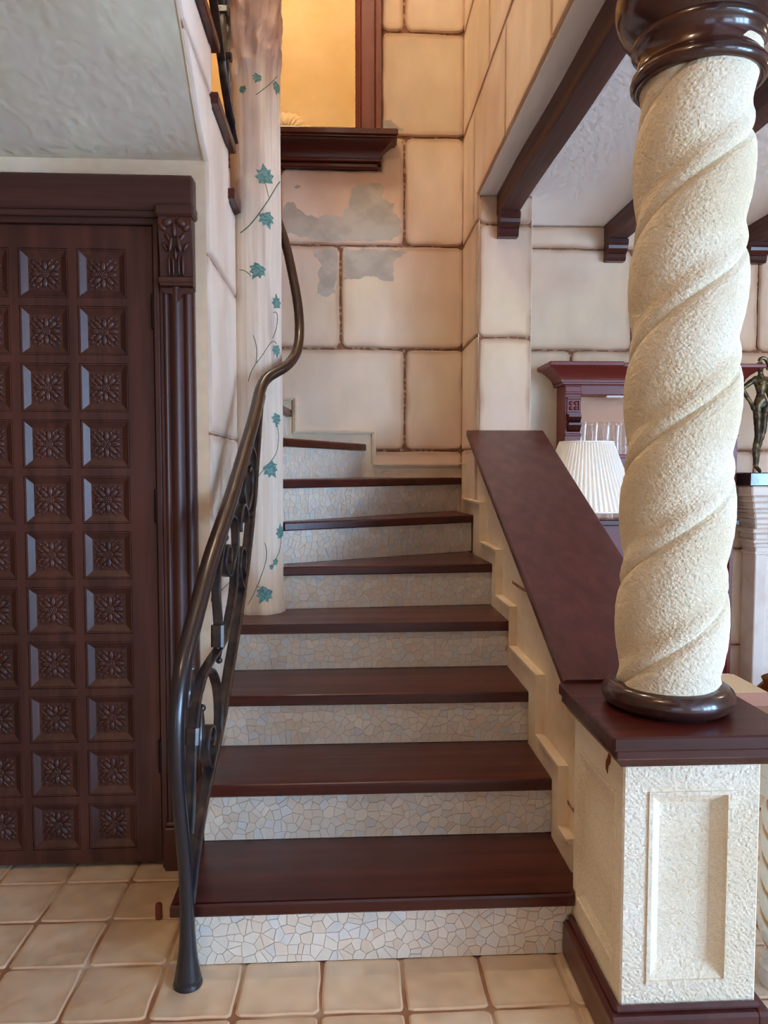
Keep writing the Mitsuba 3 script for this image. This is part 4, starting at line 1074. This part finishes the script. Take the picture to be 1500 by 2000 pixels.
d = (meshkit.fbm(ft.vertices*70, 3, 5)-.5)*.005; ft.vertices += ft.vertex_normals*d[:, None]
add(sb_, 'figure', ft, 'm_bronze', True)
P = spline(np.array([sp_(1474, 703), sp_(1476, 698), sp_(1482, 697), sp_(1488, 702), sp_(1491, 711), sp_(1490, 720)]), 24)
add(sb_, 'plume', flatbar(P, [0, 1, 0], .016, .016), 'm_bronze', 50)
add(sb_, 'drape', blob(*sp_(1486, 797, -.02), .018, .012, .024, .5), 'm_bronze', True)
add(sb_, 'base', cbox(1.972, 2.14, 3.60, 3.735, 1.1492, 1.2155, .004), 'm_black')

# ------------------------------------------------------------------ console bench with twisted leg, by the pedestal
tb = thing('carved_bench', 'narrow cream bench with banded top and twisted leg right of the pedestal', 'bench')
tx0, tx1, ty0, ty1 = .975, 1.19, 1.62, 2.26
tt = .60
add(tb, 'top', cbox(tx0, tx1, ty0, ty1, tt-.03, tt, .005), 'm_cream')
for y0, y1, mm in ((1.72, 1.80, 'm_band_pink'), (1.80, 1.93, 'm_band_brown'), (1.93, 2.05, 'm_band_pink'), (2.05, 2.24, 'm_band_beige')):
    add(tb, 'band', cbox(tx0-.002, tx1+.002, y0+.001, y1-.001, tt-.034, tt+.003, .002), mm)
add(tb, 'apron', cbox(tx0+.012, tx1-.012, ty0+.012, ty1-.012, tt-.10, tt-.03, .004), 'm_cream')
def twleg(x, y):
    zz = np.linspace(.085, .46, 90); th = np.linspace(0, 2*np.pi, 40, endpoint=False); Z, A = np.meshgrid(zz, th, indexing='ij')
    w = np.abs(np.sin((A*1.5 + Z*46)))
    env = np.clip(np.minimum((Z-.085)/.05, (.46-Z)/.03), 0, 1)**.5
    R = (.020+.022*env)*(1-.18*(1-w)**2)
    V = np.stack([x+R*np.cos(A), y+R*np.sin(A), Z], -1).reshape(-1, 3); uv = np.c_[(1-w).ravel(), Z.ravel()]
    nt = 40; ii, jj = np.meshgrid(np.arange(89), np.arange(nt), indexing='ij'); j2 = (jj+1) % nt
    f = np.vstack([np.stack([ii*nt+jj, ii*nt+j2, (ii+1)*nt+j2], -1).reshape(-1, 3), np.stack([ii*nt+jj, (ii+1)*nt+j2, (ii+1)*nt+jj], -1).reshape(-1, 3)])
    return (V, f), uv
for (x, y) in ((1.028, 1.70), (1.14, 1.70), (1.028, 2.20), (1.14, 2.20)):
    (V, f), uv = twleg(x, y)
    lk = add(tb, 'leg', (V, f), 'm_twist', True, uv=uv)
    add(lk, 'foot', lathe([(0, 0), (.034, 0), (.040, .012), (.038, .045), (.028, .055), (.034, .068), (.026, .085), (0, .088)], 24, x, y), 'm_cream', 40)
    add(lk, 'block', cbox(x-.042, x+.042, y-.042, y+.042, .455, tt-.09, .005), 'm_cream')

# ------------------------------------------------------------------ brass pot, wall hook, peg on the floor
bp_ = thing('brass_pot', 'gold-brown brass pot on the floor before the fireplace at the right edge', 'pot')
add(bp_, 'body', lathe([(0, 0), (.07, 0), (.075, .01), (.11, .07), (.125, .13), (.115, .19), (.085, .225), (.095, .245), (.088, .25), (.078, .23), (0, .20)], 40, 2.06, 3.42), 'm_brass', 40)
wh = thing('wall_hook', 'small black hook on the stone wall beside the fireplace', 'hook')
P = spline(np.array([(1.985, YB-.013, .43), (1.985, YB-.045, .425), (1.986, YB-.05, .40), (1.99, YB-.05, .385), (2.005, YB-.045, .39)]), 20)
add(wh, 'wire', sweep(P, .005, 8), 'm_black', True)
add(wh, 'plate', cbox(1.975, 1.995, YB-.018, YB-.012, .395, .45, .002), 'm_black')
dp = thing('door_stop', 'small dark red peg standing on the floor left of the first step', 'door stop')
add(dp, 'peg', lathe([(0, 0), (.0085, 0), (.0095, .003), (.0095, .036), (.008, .041), (0, .042)], 20, -.514, 2.045), 'm_wood_z', 40)
